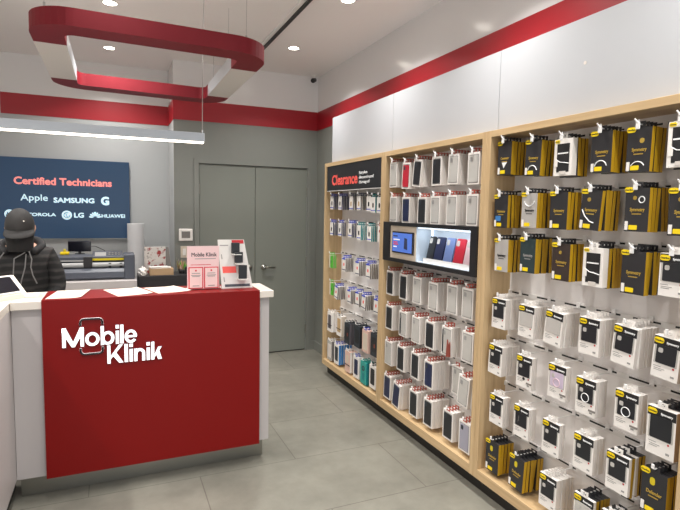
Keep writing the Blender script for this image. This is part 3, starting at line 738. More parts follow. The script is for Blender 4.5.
cab = empty('low_cabinet', (0, 0, 0)); tag(cab, 'low white cabinet under the black box near the light switch', 'cabinet')
MB().box(0.20, 0.78, 4.99, 5.40, 0, 0.79, 'laminate').build('body', cab)
MB().bbox(0.21, 0.49, 4.978, 4.99, 0.02, 0.77, 'laminate', 0.002, 1).build('door', cab); MB().bbox(0.495, 0.77, 4.978, 4.99, 0.02, 0.77, 'laminate', 0.002, 1).build('door', cab)
bx = empty('black_box', (0.47, 5.18, 0.79)); tag(bx, 'long black box with faint printed lettering behind the counter', 'box')
MB().bbox(-0.265, 0.265, -0.15, 0.15, 0, 0.175, 'box_dark', 0.004, 2).build('body', bx)
MB().box(-0.266, 0.266, -0.151, 0.151, 0.135, 0.138, 'black').build('lid_seam', bx)
BXT = 0.965
cbx = empty('cardboard_box', (0.40, 5.12, BXT)); tag(cbx, 'brown cardboard box with white papers heaped on top', 'box')
MB().bbox(-0.095, 0.115, -0.07, 0.06, 0, 0.062, 'cardboard', 0.002, 1).build('body', cbx)
m = MB()
for (z, a, dx) in ((0.063, 0.1, 0), (0.068, -0.08, 0.01), (0.073, 0.2, -0.01)):
    c_, s_ = math.cos(a), math.sin(a); w_, h_ = 0.085, 0.05
    vs = [(dx+c_*x-s_*y, -0.01+s_*x+c_*y, z+q) for q in (0, 0.004) for x, y in ((-w_, -h_), (w_, -h_), (w_, h_), (-w_, h_))]
    m.add(vs, [(0,3,2,1), (4,5,6,7), (0,1,5,4), (1,2,6,5), (2,3,7,6), (3,0,4,7)], 'card_white')
o_ = m.build('paper_stack', loc=(0.40, 5.12, BXT)); tag(o_, 'few white papers lying on the brown cardboard box', 'papers')
# crumpled white bag
bm = bmesh.new(); bmesh.ops.create_icosphere(bm, subdivisions=3, radius=1)
for v in bm.verts:
    n_ = math.sin(v.co.x*7+1)*math.cos(v.co.y*6)*0.16+math.sin(v.co.z*9+v.co.x*5)*0.1
    v.co = Vector((v.co.x*0.07*(1+n_), v.co.y*0.06*(1+n_), max(-0.0, (v.co.z+0.5)*0.05*(1+n_))))
me = bpy.data.meshes.new('plastic_bag'); bm.to_mesh(me); bm.free(); me.materials.append(MT['card_white'])
o_ = bpy.data.objects.new('plastic_bag', me); COL.objects.link(o_); o_.location = (0.215, 5.10, BXT+0.001) if False else (0.275, 5.10, BXT+0.001); o_.scale = (0.9, 1, 1)
o_.location.x = 0.245; o_.scale.x = 0.55; tag(o_, 'crumpled white plastic bag on the black box left of the cardboard box', 'bag')
ar = empty('canvas_print', (0.37, 5.28, BXT)); tag(ar, 'small canvas picture with red floral blotches leaning behind the cardboard box', 'picture')
MB().bbox(-0.10, 0.095, -0.012, 0.012, 0, 0.25, 'art', 0.002, 1).build('canvas', ar)
MB().box(-0.096, 0.091, 0.012, 0.02, 0.01, 0.24, 'cardboard').build('stretcher_frame', ar)
ts = empty('grey_stand', (0.49, 5.27, BXT)); tag(ts, 'narrow grey folded easel stand beside the floral picture', 'stand')
m = MB(); m.add(*slab(-0.025, 0.035, -0.025, 0.005, 0, 0.245, 0, 0.03, 0.008, 'clip_grey')); m.build('panel', ts)
m = MB(); m.tube([(-0.01, 0.06, 0.0), (-0.01, 0.035, 0.20)], 0.005, 'clip_grey', 6); m.build('prop_leg', ts)
# small plush / plant pieces at the right of the box
pt = empty('potted_plant', (0.615, 5.17, BXT)); tag(pt, 'small dark pot of tan and green dried plant by the pink sign board', 'plant')
MB().lathe((0, 0, 0), [(0.035, 0), (0.048, 0.04), (0.044, 0.04), (0.03, 0.012)], 'box_dark', 16).build('pot', pt, smooth=True)
m = MB(); 
for i in range(36):
    a = random.uniform(0, 2*PI); r = random.uniform(0.01, 0.05); hh = random.uniform(0.05, 0.12)
    c = Vector((r*math.cos(a), r*math.sin(a), 0.03)); tip = c*1.3+Vector((0, 0, hh)); s_ = Vector((-math.sin(a), math.cos(a), 0))*0.011
    mid = (c+tip)/2
    m.add([c, mid-s_, tip, mid+s_, mid+Vector((0,0,0.004))], [(0,1,4), (1,2,4), (2,3,4), (3,0,4)], random.choice(['tan', 'tan', 'green', 'rose']))
m.build('foliage', pt)
o_ = MB().bbox(0.62, 0.72, 5.05, 5.10, BXT, BXT+0.075, 'box_dark', 0.01, 3).build('black_pouch'); tag(o_, 'small black pouch on the right end of the long black box', 'pouch')

th = empty('thermostat', (0.68, YD, 1.32)); tag(th, 'white square thermostat with dark screen on the grey wall', 'thermostat')
MB().bbox(-0.068, 0.068, -0.024, 0, -0.062, 0.062, 'card_white', 0.008, 3).build('casing', th)
MB().box(-0.042, 0.042, -0.0255, -0.024, -0.032, 0.036, 'clip_grey').build('screen', th)
sw = empty('light_switch', (0.665, YD, 1.145)); tag(sw, 'pale light switch plate on the grey wall under the thermostat', 'switch')
MB().bbox(-0.037, 0.037, -0.006, 0, -0.06, 0.06, 'beige', 0.003, 2).build('plate', sw)
MB().bbox(-0.016, 0.016, -0.011, -0.006, -0.034, 0.034, 'card_white', 0.002, 1).build('rocker', sw)

# ------------------------------------------------------------ person behind the counter
def skin_mesh(verts, edges, radii, key, sub=2, root=0):
    me = bpy.data.meshes.new('skin'); me.from_pydata(verts, edges, [])
    o = bpy.data.objects.new('skin', me); COL.objects.link(o)
    md = o.modifiers.new('s', 'SKIN'); md.use_smooth_shade = True
    if not me.skin_vertices:
        bm = bmesh.new(); bm.from_mesh(me); bm.verts.layers.skin.verify(); bm.to_mesh(me); bm.free()
    for i, r in enumerate(radii):
        me.skin_vertices[0].data[i].radius = r if isinstance(r, tuple) else (r, r)
        me.skin_vertices[0].data[i].use_root = (i == root)
    sb = o.modifiers.new('u', 'SUBSURF'); sb.levels = sub; sb.render_levels = sub
    dg = bpy.context.evaluated_depsgraph_get()
    out = bpy.data.meshes.new_from_object(o.evaluated_get(dg))
    bpy.data.objects.remove(o)
    out.materials.clear(); out.materials.append(MT[key])
    out.polygons.foreach_set('use_smooth', [True]*len(out.polygons))
    return out
def mobj(name, me, parent): o = bpy.data.objects.new(name, me); COL.objects.link(o); o.parent = parent; return o
def merge(me, mb):
    """adds the shapes of mb to mesh me (same first material)"""
    bm = bmesh.new(); bm.from_mesh(me)
    t = mb.mesh('t', True); bm.from_mesh(t); bm.to_mesh(me); bm.free(); return me
pe = empty('person', (-0.525, 3.76, 0)); tag(pe, 'person in black cap, black mask and dark plaid jacket standing behind the counter, head bowed', 'person')
V = []; E_ = []; R_ = []
def chain(pts, rad, start=None):
    prev = start
    idx = []
    for p, r in zip(pts, rad):
        V.append(p); R_.append(r); i = len(V)-1; idx.append(i)
        if prev is not None: E_.append((prev, i))
        prev = i
    return idx
torso = chain([(0, 0, 0.88), (0, 0.01, 1.04), (0, 0.015, 1.20), (0, 0.01, 1.31), (0, 0.0, 1.37), (0, -0.02, 1.42)], [(0.13, 0.10), (0.115, 0.09), (0.13, 0.10), (0.08, 0.06), (0.045, 0.045), (0.050, 0.052)])
for s in (-1, 1):
    chain([(s*0.15, 0.01, 1.30), (s*0.185, 0.0, 1.08), (s*0.15, -0.15, 0.975), (s*0.135, -0.20, 0.965)], [0.040, 0.036, 0.026, 0.028], torso[3])
    chain([(s*0.085, 0, 0.82), (s*0.095, -0.005, 0.47), (s*0.10, 0.015, 0.10), (s*0.105, -0.09, 0.045)], [0.082, 0.055, 0.036, 0.034], torso[0])
body = skin_mesh(V, E_, R_, 'skin', 2)
# head and hands added to the same surface
hd = MB(); n1, n2 = 20, 14; vs = []; fs = []
tlt = math.radians(18)
for i in range(n2+1):
    ph_ = PI*i/n2
    for j in range(n1):
        a = 2*PI*j/n1
        x, y, z = math.sin(ph_)*math.cos(a), math.sin(ph_)*math.sin(a), math.cos(ph_)
        wx = 0.073*(1-0.22*max(0, -z)); X = wx*x; Y = 0.092*y; Z = 0.112*z
        if y < -0.6 and abs(x) < 0.25 and -0.35 < z < 0.15: Y -= 0.014*(1-abs(x)*3)
        Y2 = Y*math.cos(tlt)+Z*math.sin(tlt)*-1; Z2 = Z*math.cos(tlt)+Y*math.sin(tlt)
        vs.append((X, -0.045+Y2, 1.455+Z2))
for i in range(n2):
    for j in range(n1): fs.append([i*n1+j, (i+1)*n1+j, (i+1)*n1+(j+1) % n1, i*n1+(j+1) % n1])
hd.add(vs, fs, 'skin')
for s in (-1, 1):
    hd.tube([(s*0.068, -0.035, 1.475), (s*0.073, -0.03, 1.47), (s*0.075, -0.028, 1.455), (s*0.072, -0.032, 1.435), (s*0.069, -0.036, 1.425)], [0.006, 0.009, 0.010, 0.008, 0.005], 'skin', 8)
    px, py, pz = s*0.130, -0.225, 0.962
    hd.bbox(px-0.038, px+0.038, py-0.045, py+0.04, pz-0.014, pz+0.014, 'skin', 0.012, 3)
    for k, (dx, L) in enumerate(((-0.029, 0.072), (-0.010, 0.080), (0.010, 0.075), (0.029, 0.060))):
        fx = px+dx*s*-1
        hd.tube([(fx, py-0.03, pz+0.004), (fx, py-0.045-L*0.3, pz+0.004), (fx, py-0.045-L*0.62, pz-0.012), (fx, py-0.045-L*0.8, pz-0.034), (fx, py-0.045-L*0.8, pz-0.044)], [0.009, 0.009, 0.008, 0.0075, 0.005], 'skin', 8)
    hd.tube([(px-s*0.03, py+0.015, pz), (px-s*0.05, py-0.01, pz-0.006), (px-s*0.058, py-0.04, pz-0.012), (px-s*0.054, py-0.058, pz-0.018)], [0.012, 0.011, 0.009, 0.006], 'skin', 8)
merge(body, hd)
mobj('body', body, pe)
for s in (-1, 1):
    e_ = MB().lathe((0, 0, 0), [(0.001, -0.009), (0.007, -0.005), (0.008, 0), (0.007, 0.005), (0.001, 0.009)], 'card_white', 10).build('eye', pe, (s*0.026, -0.1225, 1.424))
# cap
cp_ = MB(); vs = []; fs = []; n1, n2 = 28, 9
for i in range(n2+1):
    ph_ = (PI/2+0.22)*i/n2
    for j in range(n1):
        a = 2*PI*j/n1
        X = 0.080*math.sin(ph_)*math.cos(a); Y = 0.101*math.sin(ph_)*math.sin(a); Z = 0.108*math.cos(ph_)
        Y2 = Y*math.cos(tlt)-Z*math.sin(tlt); Z2 = Z*math.cos(tlt)+Y*math.sin(tlt)
        vs.append((X, -0.043+Y2, 1.470+Z2))
for i in range(n2):
    for j in range(n1): fs.append([i*n1+j, (i+1)*n1+j, (i+1)*n1+(j+1) % n1, i*n1+(j+1) % n1])
cp_.add(vs, fs, 'cap_black'); 
cap = cp_.build('cap', pe, smooth=True)
br = MB(); vs = []; K = 14
for (t, dz) in ((0, 0), (0, -0.004)):
    pass
for layer in (0, -0.004):
    for i in range(K+1):
        a = -math.radians(80)+math.radians(160)*i/K
        for (ra, rb) in ((0.078, 0.094), (0.086, 0.168)):
            X = ra*math.sin(a); Y = -rb*math.cos(a)
            Z = -0.018*(math.sin(a)**2)*1.0 - (0.022 if ra > 0.08 else 0)
            Y2 = Y*math.cos(tlt)-Z*math.sin(tlt)*0.3; Z2 = Z+Y*math.sin(tlt)
            vs.append((X, -0.048+Y2, 1.474+Z2+layer))
W_ = (K+1)*2; fs = []
for i in range(K):
    a, b, c, d_ = 2*i, 2*i+1, 2*i+3, 2*i+2
    fs += [[a, b, c, d_], [W_+d_, W_+c, W_+b, W_+a], [b, W_+b, W_+c, c], [a, d_, W_+d_, W_+a]]
fs += [[0, W_, W_+1, 1], [2*K, 2*K+1, W_+2*K+1, W_+2*K]]
br.add(vs, fs, 'cap_black'); br.build('cap_brim', cap, smooth=True)
MB().cyl((0.035, -0.142, 1.50), 0.004, 0.002, 'card_white', 'y', 8).build('cap_badge', cap)
# mask
mk = MB(); vs = []; K = 12; rows = 6
for layer in (0, 0.003):
    for r in range(rows+1):
        z = 1.418-0.105*r/rows
        for i in range(K+1):
            a = -math.radians(105)+math.radians(210)*i/K
            bul = 0.012*math.sin(PI*r/rows)
            vs.append((0.0775*(1-0.10*r/rows)*math.sin(a), -0.060-(0.088+bul-0.008*r/rows-layer)*math.cos(a), z))
W_ = (K+1)*(rows+1); fs = []
for r in range(rows):
    for i in range(K):
        a = r*(K+1)+i; fs.append([a, a+1, a+K+2, a+K+1]); fs.append([W_+a, W_+a+K+1, W_+a+K+2, W_+a+1])
mk.add(vs, fs, 'mask_black'); mk.build('face_mask', pe, smooth=True)
# hair at the nape
MB().tube([(-0.066, 0.01, 1.44), (-0.045, 0.045, 1.43), (0, 0.058, 1.425), (0.045, 0.045, 1.43), (0.066, 0.01, 1.44)], [0.012, 0.022, 0.024, 0.022, 0.012], 'black', 10).build('hair', pe, smooth=True)
# jacket, hood
V = []; E_ = []; R_ = []
torso = chain([(0, 0, 0.86), (0, 0.005, 1.02), (0, 0.01, 1.17), (0, 0.01, 1.275), (0, 0.0, 1.345)], [(0.165, 0.13), (0.165, 0.13), (0.168, 0.13), (0.13, 0.105), (0.095, 0.090)])
for s in (-1, 1):
    chain([(s*0.135, 0.01, 1.275), (s*0.180, 0.01, 1.17), (s*0.192, 0.0, 1.07), (s*0.165, -0.10, 1.0), (s*0.150, -0.165, 0.975)], [0.072, 0.066, 0.058, 0.05, 0.042], torso[3])
jk = mobj('jacket', skin_mesh(V, E_, R_, 'plaid', 2), pe)
V = []; E_ = []; R_ = []
chain([(-0.07, -0.105, 1.305), (-0.112, -0.01, 1.335), (-0.085, 0.08, 1.36), (0, 0.11, 1.37), (0.085, 0.08, 1.36), (0.112, -0.01, 1.335), (0.07, -0.105, 1.305)], [0.022, 0.030, 0.036, 0.04, 0.036, 0.030, 0.022])
mobj('hood', skin_mesh(V, E_, R_, 'cloth_black', 2, 3), jk)
def cord(pts): MB().tube(pts, 0.0035, 'cord_grey', 6).build('drawstring', jk)
cord([(0.055, -0.125, 1.315), (0.07, -0.142, 1.27), (0.065, -0.15, 1.22), (0.075, -0.152, 1.17), (0.095, -0.150, 1.12)])
cord([(0.035, -0.125, 1.31), (-0.02, -0.150, 1.275), (-0.025, -0.158, 1.20), (-0.03, -0.158, 1.12), (-0.035, -0.155, 1.05)])
cord([(0.04, -0.13, 1.30), (0.035, -0.155, 1.22), (0.01, -0.160, 1.12), (0.0, -0.157, 1.05)])
cord([(-0.075, -0.125, 1.31), (-0.115, -0.135, 1.25), (-0.10, -0.148, 1.18), (-0.13, -0.145, 1.12)])
# trousers and shoes
V = []; E_ = []; R_ = []
t0 = chain([(0, 0, 0.88)], [(0.145, 0.115)])
for s in (-1, 1):
    chain([(s*0.085, 0, 0.78), (s*0.095, -0.005, 0.47), (s*0.10, 0.015, 0.09)], [0.098, 0.075, 0.060], 0)
mobj('trousers', skin_mesh(V, E_, R_, 'trouser', 2), pe)
for s in (-1, 1):
    m = MB(); m.bbox(s*0.105-0.046, s*0.105+0.046, -0.19, 0.075, 0.0, 0.075, 'box_dark', 0.022, 3); m.bbox(s*0.105-0.048, s*0.105+0.048, -0.195, 0.08, 0.0, 0.02, 'card_white', 0.006, 2)
    m.build('shoe', pe)

# ------------------------------------------------------------ wall shelving, three bays
SX = 1.86; XF = 1.88; XB = 2.035
BAYS = {1: (3.4535, 4.628), 2: (2.2895, 3.4525), 3: (1.12, 2.2885)}
BAYNAME = {1: 'clearance bay', 2: 'middle bay', 3: 'right bay'}
BAYLABEL = {1: 'pale wooden wall shelving unit with Clearance header, farthest from the viewer',
            2: 'pale wooden wall shelving unit in the middle, around the lit display case',
            3: 'pale wooden wall shelving unit nearest the viewer, holding black and yellow packs'}
PACKS = {
 (1, 1): [(4.488, 1.728, 's_black', 4, 0), (4.299, 1.725, 's_black', 5, 0), (4.061, 1.721, 's_grey', 4, 0), (3.909, 1.721, 's_grey', 5, 0), (3.725, 1.717, 's_dark', 4, 0), (3.649, 1.708, 's_teal', 3, 0), (3.542, 1.706, 's_dark', 4, 0)],
 (1, 2): [(4.487, 1.486, 's_black', 4, 0), (4.293, 1.487, 's_black', 3, 0), (4.075, 1.489, 's_black', 5, 0), (3.896, 1.478, 's_teal', 4, 0), (3.706, 1.476, 's_teal', 4, 0), (3.525, 1.483, 's_white', 1, 0)],
 (1, 3): [(4.497, 1.177, 's_green', 3, 0), (4.187, 1.177, 's_blue', 5, 0), (3.912, 1.174, 's_blue', 5, 0), (3.711, 1.174, 's_blue', 5, 0)],
 (1, 4): [(4.476, 0.921, 's_green', 2, 0), (4.343, 0.903, 's_blue', 5, 8), (4.066, 0.909, 's_blue', 5, 0), (3.901, 0.915, 's_blue', 4, 0), (3.775, 0.907, 's_blue', 5, 5), (3.558, 0.913, 's_blue', 4, 0)],
 (1, 5): [(4.495, 0.629, 'm_white', 3, 0), (4.272, 0.638, 'm_tan', 2, 0), (4.094, 0.607, 'm_dark', 4, 0), (3.89, 0.626, 'm_bag', 4, 0), (3.734, 0.624, 'm_pink', 2, 0), (3.581, 0.631, 'm_dark', 4, 0)],
 (1, 6): [(4.488, 0.354, 'm_grey', 3, 0), (4.318, 0.362, 'm_blue', 5, 0), (4.072, 0.359, 'm_rose', 3, 0), (3.896, 0.359, 'm_navy', 2, 0), (3.755, 0.353, 'm_teal', 3, 0), (3.589, 0.368, 'm_black', 4, 0)],
 (2, 1): [(3.338, 1.955, 'clear', 5, 0), (3.154, 1.939, 'red', 4, 3), (3.002, 1.949, 'dark', 5, 7), (2.785, 1.949, 'dark', 5, 0), (2.606, 1.949, 'clear', 6, 2), (2.417, 1.941, 'clear', 6, 0)],
 (2, 2): [(3.325, 1.706, 'clear', 4, 0), (3.147, 1.701, 'navy', 5, 0), (2.943, 1.697, 'dark', 3, 0), (2.789, 1.701, 'clear', 5, 0), (2.614, 1.704, 'clear', 5, 0), (2.417, 1.706, 'clear', 5, 0)],
 (2, 3): [(3.345, 1.16, 'dark', 5, 0), (3.154, 1.156, 'dark', 5, 0), (2.973, 1.158, 'clear', 6, 0), (2.78, 1.149, 'clear', 6, 0), (2.575, 1.163, 'clear', 4, 0), (2.425, 1.162, 'clear', 5, 0)],
 (2, 4): [(3.345, 0.899, 'dark', 5, 0), (3.146, 0.891, 'half', 5, 0), (2.971, 0.887, 'clear', 5, 0), (2.803, 0.89, 'dark', 6, 0), (2.616, 0.894, 'brown_flip', 3, 0), (2.409, 0.908, 'clear', 5, 0)],
 (2, 5): [(3.345, 0.629, 'clear', 6, 0), (3.162, 0.636, 'dark', 6, 0), (2.968, 0.637, 'dark', 6, 0), (2.8, 0.626, 'navy', 6, 0), (2.559, 0.656, 'clear', 1, 0), (2.423, 0.636, 'clear', 5, 5)],
 (2, 6): [(3.345, 0.366, 'navy', 5, 2), (3.199, 0.345, 'navy', 6, 7), (2.974, 0.368, 'dark', 5, 0), (2.793, 0.37, 'dark', 6, 0), (2.571, 0.375, 'dark', 4, 0), (2.405, 0.369, 'grey_case', 4, 0)],
 (3, 1): [(2.165, 1.969, 'gold_tri', 5, 0), (1.96, 1.954, 'gold_arc', 4, 2), (1.779, 1.941, 'white_black', 4, 0), (1.577, 1.947, 'gold_arc', 5, 0), (1.406, 1.94, 'gold_hole', 4, 1), (1.242, 1.944, 'white_black', 4, 0)],
 (3, 2): [(2.175, 1.693, 'gold_blue', 5, 0), (1.972, 1.7, 'silver_arc', 5, 0), (1.788, 1.7, 'gold', 4, 0), (1.607, 1.704, 'gold_diag', 5, 4), (1.399, 1.707, 'gold_ring', 5, 0), (1.22, 1.699, 'gold_ring', 4, 0)],
 (3, 3): [(2.159, 1.461, 'silver', 5, -1), (1.968, 1.477, 'teal', 5, 0), (1.759, 1.465, 'brown', 4, 0), (1.585, 1.459, 'white_black', 5, 0), (1.397, 1.459, 'gold', 6, 0), (1.238, 1.463, 'window_wide', 5, 0)],
 (3, 4): [(2.157, 1.145, 'window_black', 6, 0), (1.954, 1.143, 'window_clear', 6, 1), (1.774, 1.146, 'window_clear', 6, 5), (1.583, 1.154, 'window_black', 6, 0), (1.409, 1.155, 'window_black', 7, 4), (1.236, 1.15, 'window_black', 6, 3)],
 (3, 5): [(2.165, 0.889, 'window_black', 7, 2), (1.953, 0.887, 'window_dot', 2, 0), (1.743, 0.901, 'window_pink', 2, 0), (1.582, 0.886, 'window_ring', 4, 0), (1.386, 0.894, 'window_ring', 3, 0), (1.24, 0.877, 'window_tall', 4, 0)],
 (3, 6): [(2.143, 0.619, 'window_black', 3, 0), (1.956, 0.625, 'window_line', 3, 0), (1.762, 0.623, 'window_black', 2, 0), (1.577, 0.632, 'window_black', 4, 0), (1.408, 0.624, 'window_mixed', 5, 0), (1.251, 0.625, 'black_box', 4, 0)],
 (3, 7): [(2.159, 0.354, 'black_box', 5, 0), (1.968, 0.352, 'black_box', 6, 3), (1.762, 0.355, 'window_black', 6, 0), (1.558, 0.362, 'window_clear_mixed', 5, 0), (1.414, 0.361, 'window_mixed', 4, 0), (1.274, 0.381, 'black_box', 4, 0)],
}
RAILZ = {1: [1.735, 1.495, 1.19, 0.925, 0.645, 0.378], 2: [1.96, 1.715, 1.172, 0.905, 0.648, 0.382], 3: [1.965, 1.715, 1.475, 1.162, 0.903, 0.638, 0.372]}
for b, (y0, y1) in BAYS.items():
    u = empty('shelving_unit', (SX, (y0+y1)/2, 0)); tag(u, BAYLABEL[b], 'shelf')
    h = (y1-y0)/2; T = 0.035; D = XW-0.003-SX
    for s in (-1, 1):
        a, c = sorted((s*h, s*(h-T)))
        MB().bbox(0, D, a, c, 0.10, 2.037, 'wood_z', 0.0012, 1).build('side_panel', u)
    MB().bbox(0, D, -h+T, h-T, 2.003, 2.037, 'wood_y', 0.0012, 1).build('top_panel', u)
    MB().bbox(0, D, -h+T, h-T, 0.10, 0.155, 'wood_y', 0.0012, 1).build('bottom_panel', u)
    MB().box(XB-SX, XB-SX+0.015, -h+T, h-T, 0.155, 2.003, 'board').build('back_panel', u)
    MB().box(0.06, D, -h, h, 0, 0.10, 'kick_black').build('toe_kick', u)
    for z in RAILZ[b]:
        m = MB(); m.box(XB-SX-0.008, XB-SX, -h+T, h-T, z-0.012, z+0.012, 'rail')
        ns = 6; seg = 2*(h-T)/ns
        for i in range(ns): m.box(XB-SX-0.0086, XB-SX-0.008, -h+T+seg*i+0.03, -h+T+seg*(i+1)-0.03, z-0.001, z+0.007, 'slot')
        m.build('hook_rail', u)
# Clearance header
hs = empty('header_sign', (SX+0.004, 4.023, 1.89)); tag(hs, 'black Clearance header board at the top of the farthest bay', 'sign')
MB().bbox(0.0, 0.012, -0.547, 0.547, -0.113, 0.112, 'sign_black', 0.002, 1).build('board', hs)
MB().box(-0.001, 0.013, -0.547, 0.547, -0.118, -0.113, 'rail').build('lower_edge', hs)
text('lettering', 'Clearance', 0.125, (-0.0008, 0.432, -0.062), 'coral', 'x', hs, 0.004, 0.0008, 'LEFT', 0.545)
for i, t_ in enumerate(('Surplus', 'discontinued', 'damaged')):
    text('small_lettering', t_, 0.036, (-0.0008, -0.140, 0.008-0.038*i), 'white_print_and_glint', 'x', hs, 0.0, 0.0008, 'LEFT', (0.15, 0.26, 0.19)[i])

# lit display case in the middle bay
dc = empty('display_case', (SX, 0, 0)); tag(dc, 'black-framed lit display case with tablet and phone cases in the middle bay', 'display case')
Y0, Y1, Z0, Z1 = 2.328, 3.414, 1.238, 1.521
YM = 2.968
m = MB()
m.box(-0.010, 0.145, Y0, Y0+0.055, Z0, Z1, 'black_frame'); m.box(-0.010, 0.145, Y1-0.095, Y1, Z0, Z1, 'black_frame')
m.box(-0.010, 0.145, Y0+0.055, Y1-0.095, Z0, Z0+0.026, 'black_frame'); m.box(-0.010, 0.145, Y0+0.055, Y1-0.095, Z1-0.024, Z1, 'black_frame')
m.build('frame', dc)
MB().box(0.0, 0.02, YM, Y1-0.095, Z0+0.026, Z1-0.024, 'beige').build('beige_panel', dc)
m = MB(); m.box(0.135, 0.145, Y0+0.055, YM, Z0+0.026, Z1-0.024, 'niche_white'); m.box(0.0, 0.135, Y0+0.055, YM, Z0+0.026, Z0+0.030, 'niche_white')
m.box(0.0, 0.135, YM-0.004, YM, Z0+0.03, Z1-0.024, 'niche_white'); m.box(0.0, 0.135, Y0+0.055, Y0+0.059, Z0+0.03, Z1-0.024, 'niche_white'); m.build('niche_lining', dc)
MB().box(0.008, 0.025, Y0+0.07, YM-0.01, Z1-0.034, Z1-0.026, 'niche_glow').build('light_strip', dc)
MB().box(0.118, 0.128, YM-0.012, YM-0.006, Z0+0.035, Z1-0.04, 'niche_glow').build('light_strip', dc)
area_light('niche_lamp', (0.03, (Y0+YM)/2+0.03, Z1-0.036), (0, math.radians(-25), 0), 0.02, 0.52, 0.75, (0.86, 0.94, 1.0), PI, 'RECTANGLE', dc)
st = MB(); st.box(0.035, 0.075, Y0+0.075, YM-0.035, Z0+0.030, Z0+0.042, 'acrylic'); st.box(0.035, 0.038, Y0+0.075, YM-0.035, Z0+0.042, Z0+0.056, 'acrylic'); st.build('case_ledge', dc)
tbt = empty('wall_tablet', (SX-0.004, 3.133, 1.381)); tag(tbt, 'small tablet showing a blue page, set in the display case beige panel', 'tablet')
MB().bbox(-0.008, 0.004, -0.142, 0.142, -0.076, 0.076, 'screen_off', 0.003, 2).build('bezel', tbt)
MB().box(-0.0095, -0.008, -0.130, 0.132, -0.066, 0.066, 'tablet_blue').build('screen', tbt)
m = MB()
for (a, c, z, k) in ((0.06, 0.12, 0.040, 'tablet_dark'), (0.03, 0.115, 0.015, 'tablet_text'), (0.06, 0.115, -0.004, 'tablet_red'), (0.05, 0.115, -0.018, 'tablet_red'), (0.07, 0.115, -0.036, 'tablet_text')):
    MB().box(-0.0105, -0.0095, a, c, z, z+0.008, k).build('page_line', tbt)
MB().prism([(-0.03, -0.04), (-0.075, -0.046), (-0.070, 0.030), (-0.035, 0.036)], -0.0105, -0.0095, 'x', 'tablet_dark').build('pictured_phone', tbt)
for i, (yc, w_, k, lab) in enumerate(((2.882, 0.072, 'case_black', 'black phone case standing first from the left in the lit display case'), (2.788, 0.094, 'case_navy', 'dark navy phone case standing beside the black one in the lit display case'),
        (2.682, 0.086, 'case_lightblue', 'light blue phone case standing in the lit display case'), (2.577, 0.092, 'case_red', 'bright red phone case standing in the lit display case'),
        (2.483, 0.078, 'case_pink', 'pale pink phone case standing in the lit display case'))):
    root = empty('phone_case', (SX+0.048-0.0*i, yc, Z0+0.0445)); tag(root, lab, 'phone case', 'phone cases in the lit display case'); root.rotation_euler = (0, math.radians(12), 0)
    m = MB(); m.prism(rrect(-w_/2, w_/2, 0, 0.160, 0.012), 0, 0.008, 'x', k); m.build('shell', root)
    m = MB(); m.prism(rrect(w_/2-0.034, w_/2-0.006, 0.112, 0.147, 0.007), -0.0012, 0, 'x', 'clear_case'); m.build('camera_cutout', root)

# --- package kinds.  Origin at the hang hole; face towards -X, body below
def body_mesh(w_, h_, t_, face, edge, back=None, tabk=None, tabw=0.020):
    m = MB(); top = -0.012
    m.box(0, t_, -w_/2, w_/2, top-h_, top, face, {'-y': edge, '+y': edge, '+x': back or face})
    tk = tabk or face; x0 = 0.001; x1 = 0.0026
    m.box(x0, x1, -tabw, -0.009, top, 0.006, tk); m.box(x0, x1, 0.009, tabw, top, 0.006, tk)
    m.box(x0, x1, -tabw, tabw, 0.006, 0.012, tk); m.box(x0, x1, -0.009, 0.009, top, -0.006, tk)
    return m.mesh('package')
H = {'K': (0.102, 0.170, 0.018, 0.0215), 'W': (0.104, 0.160, 0.0145, 0.0175), 'C': (0.104, 0.182, 0.0195, 0.0222), 'S': (0.076, 0.122, 0.010, 0.016), 'M': (0.110, 0.185, 0.022, 0.027), 'B': (0.102, 0.166, 0.030, 0.033)}
MESH = {}
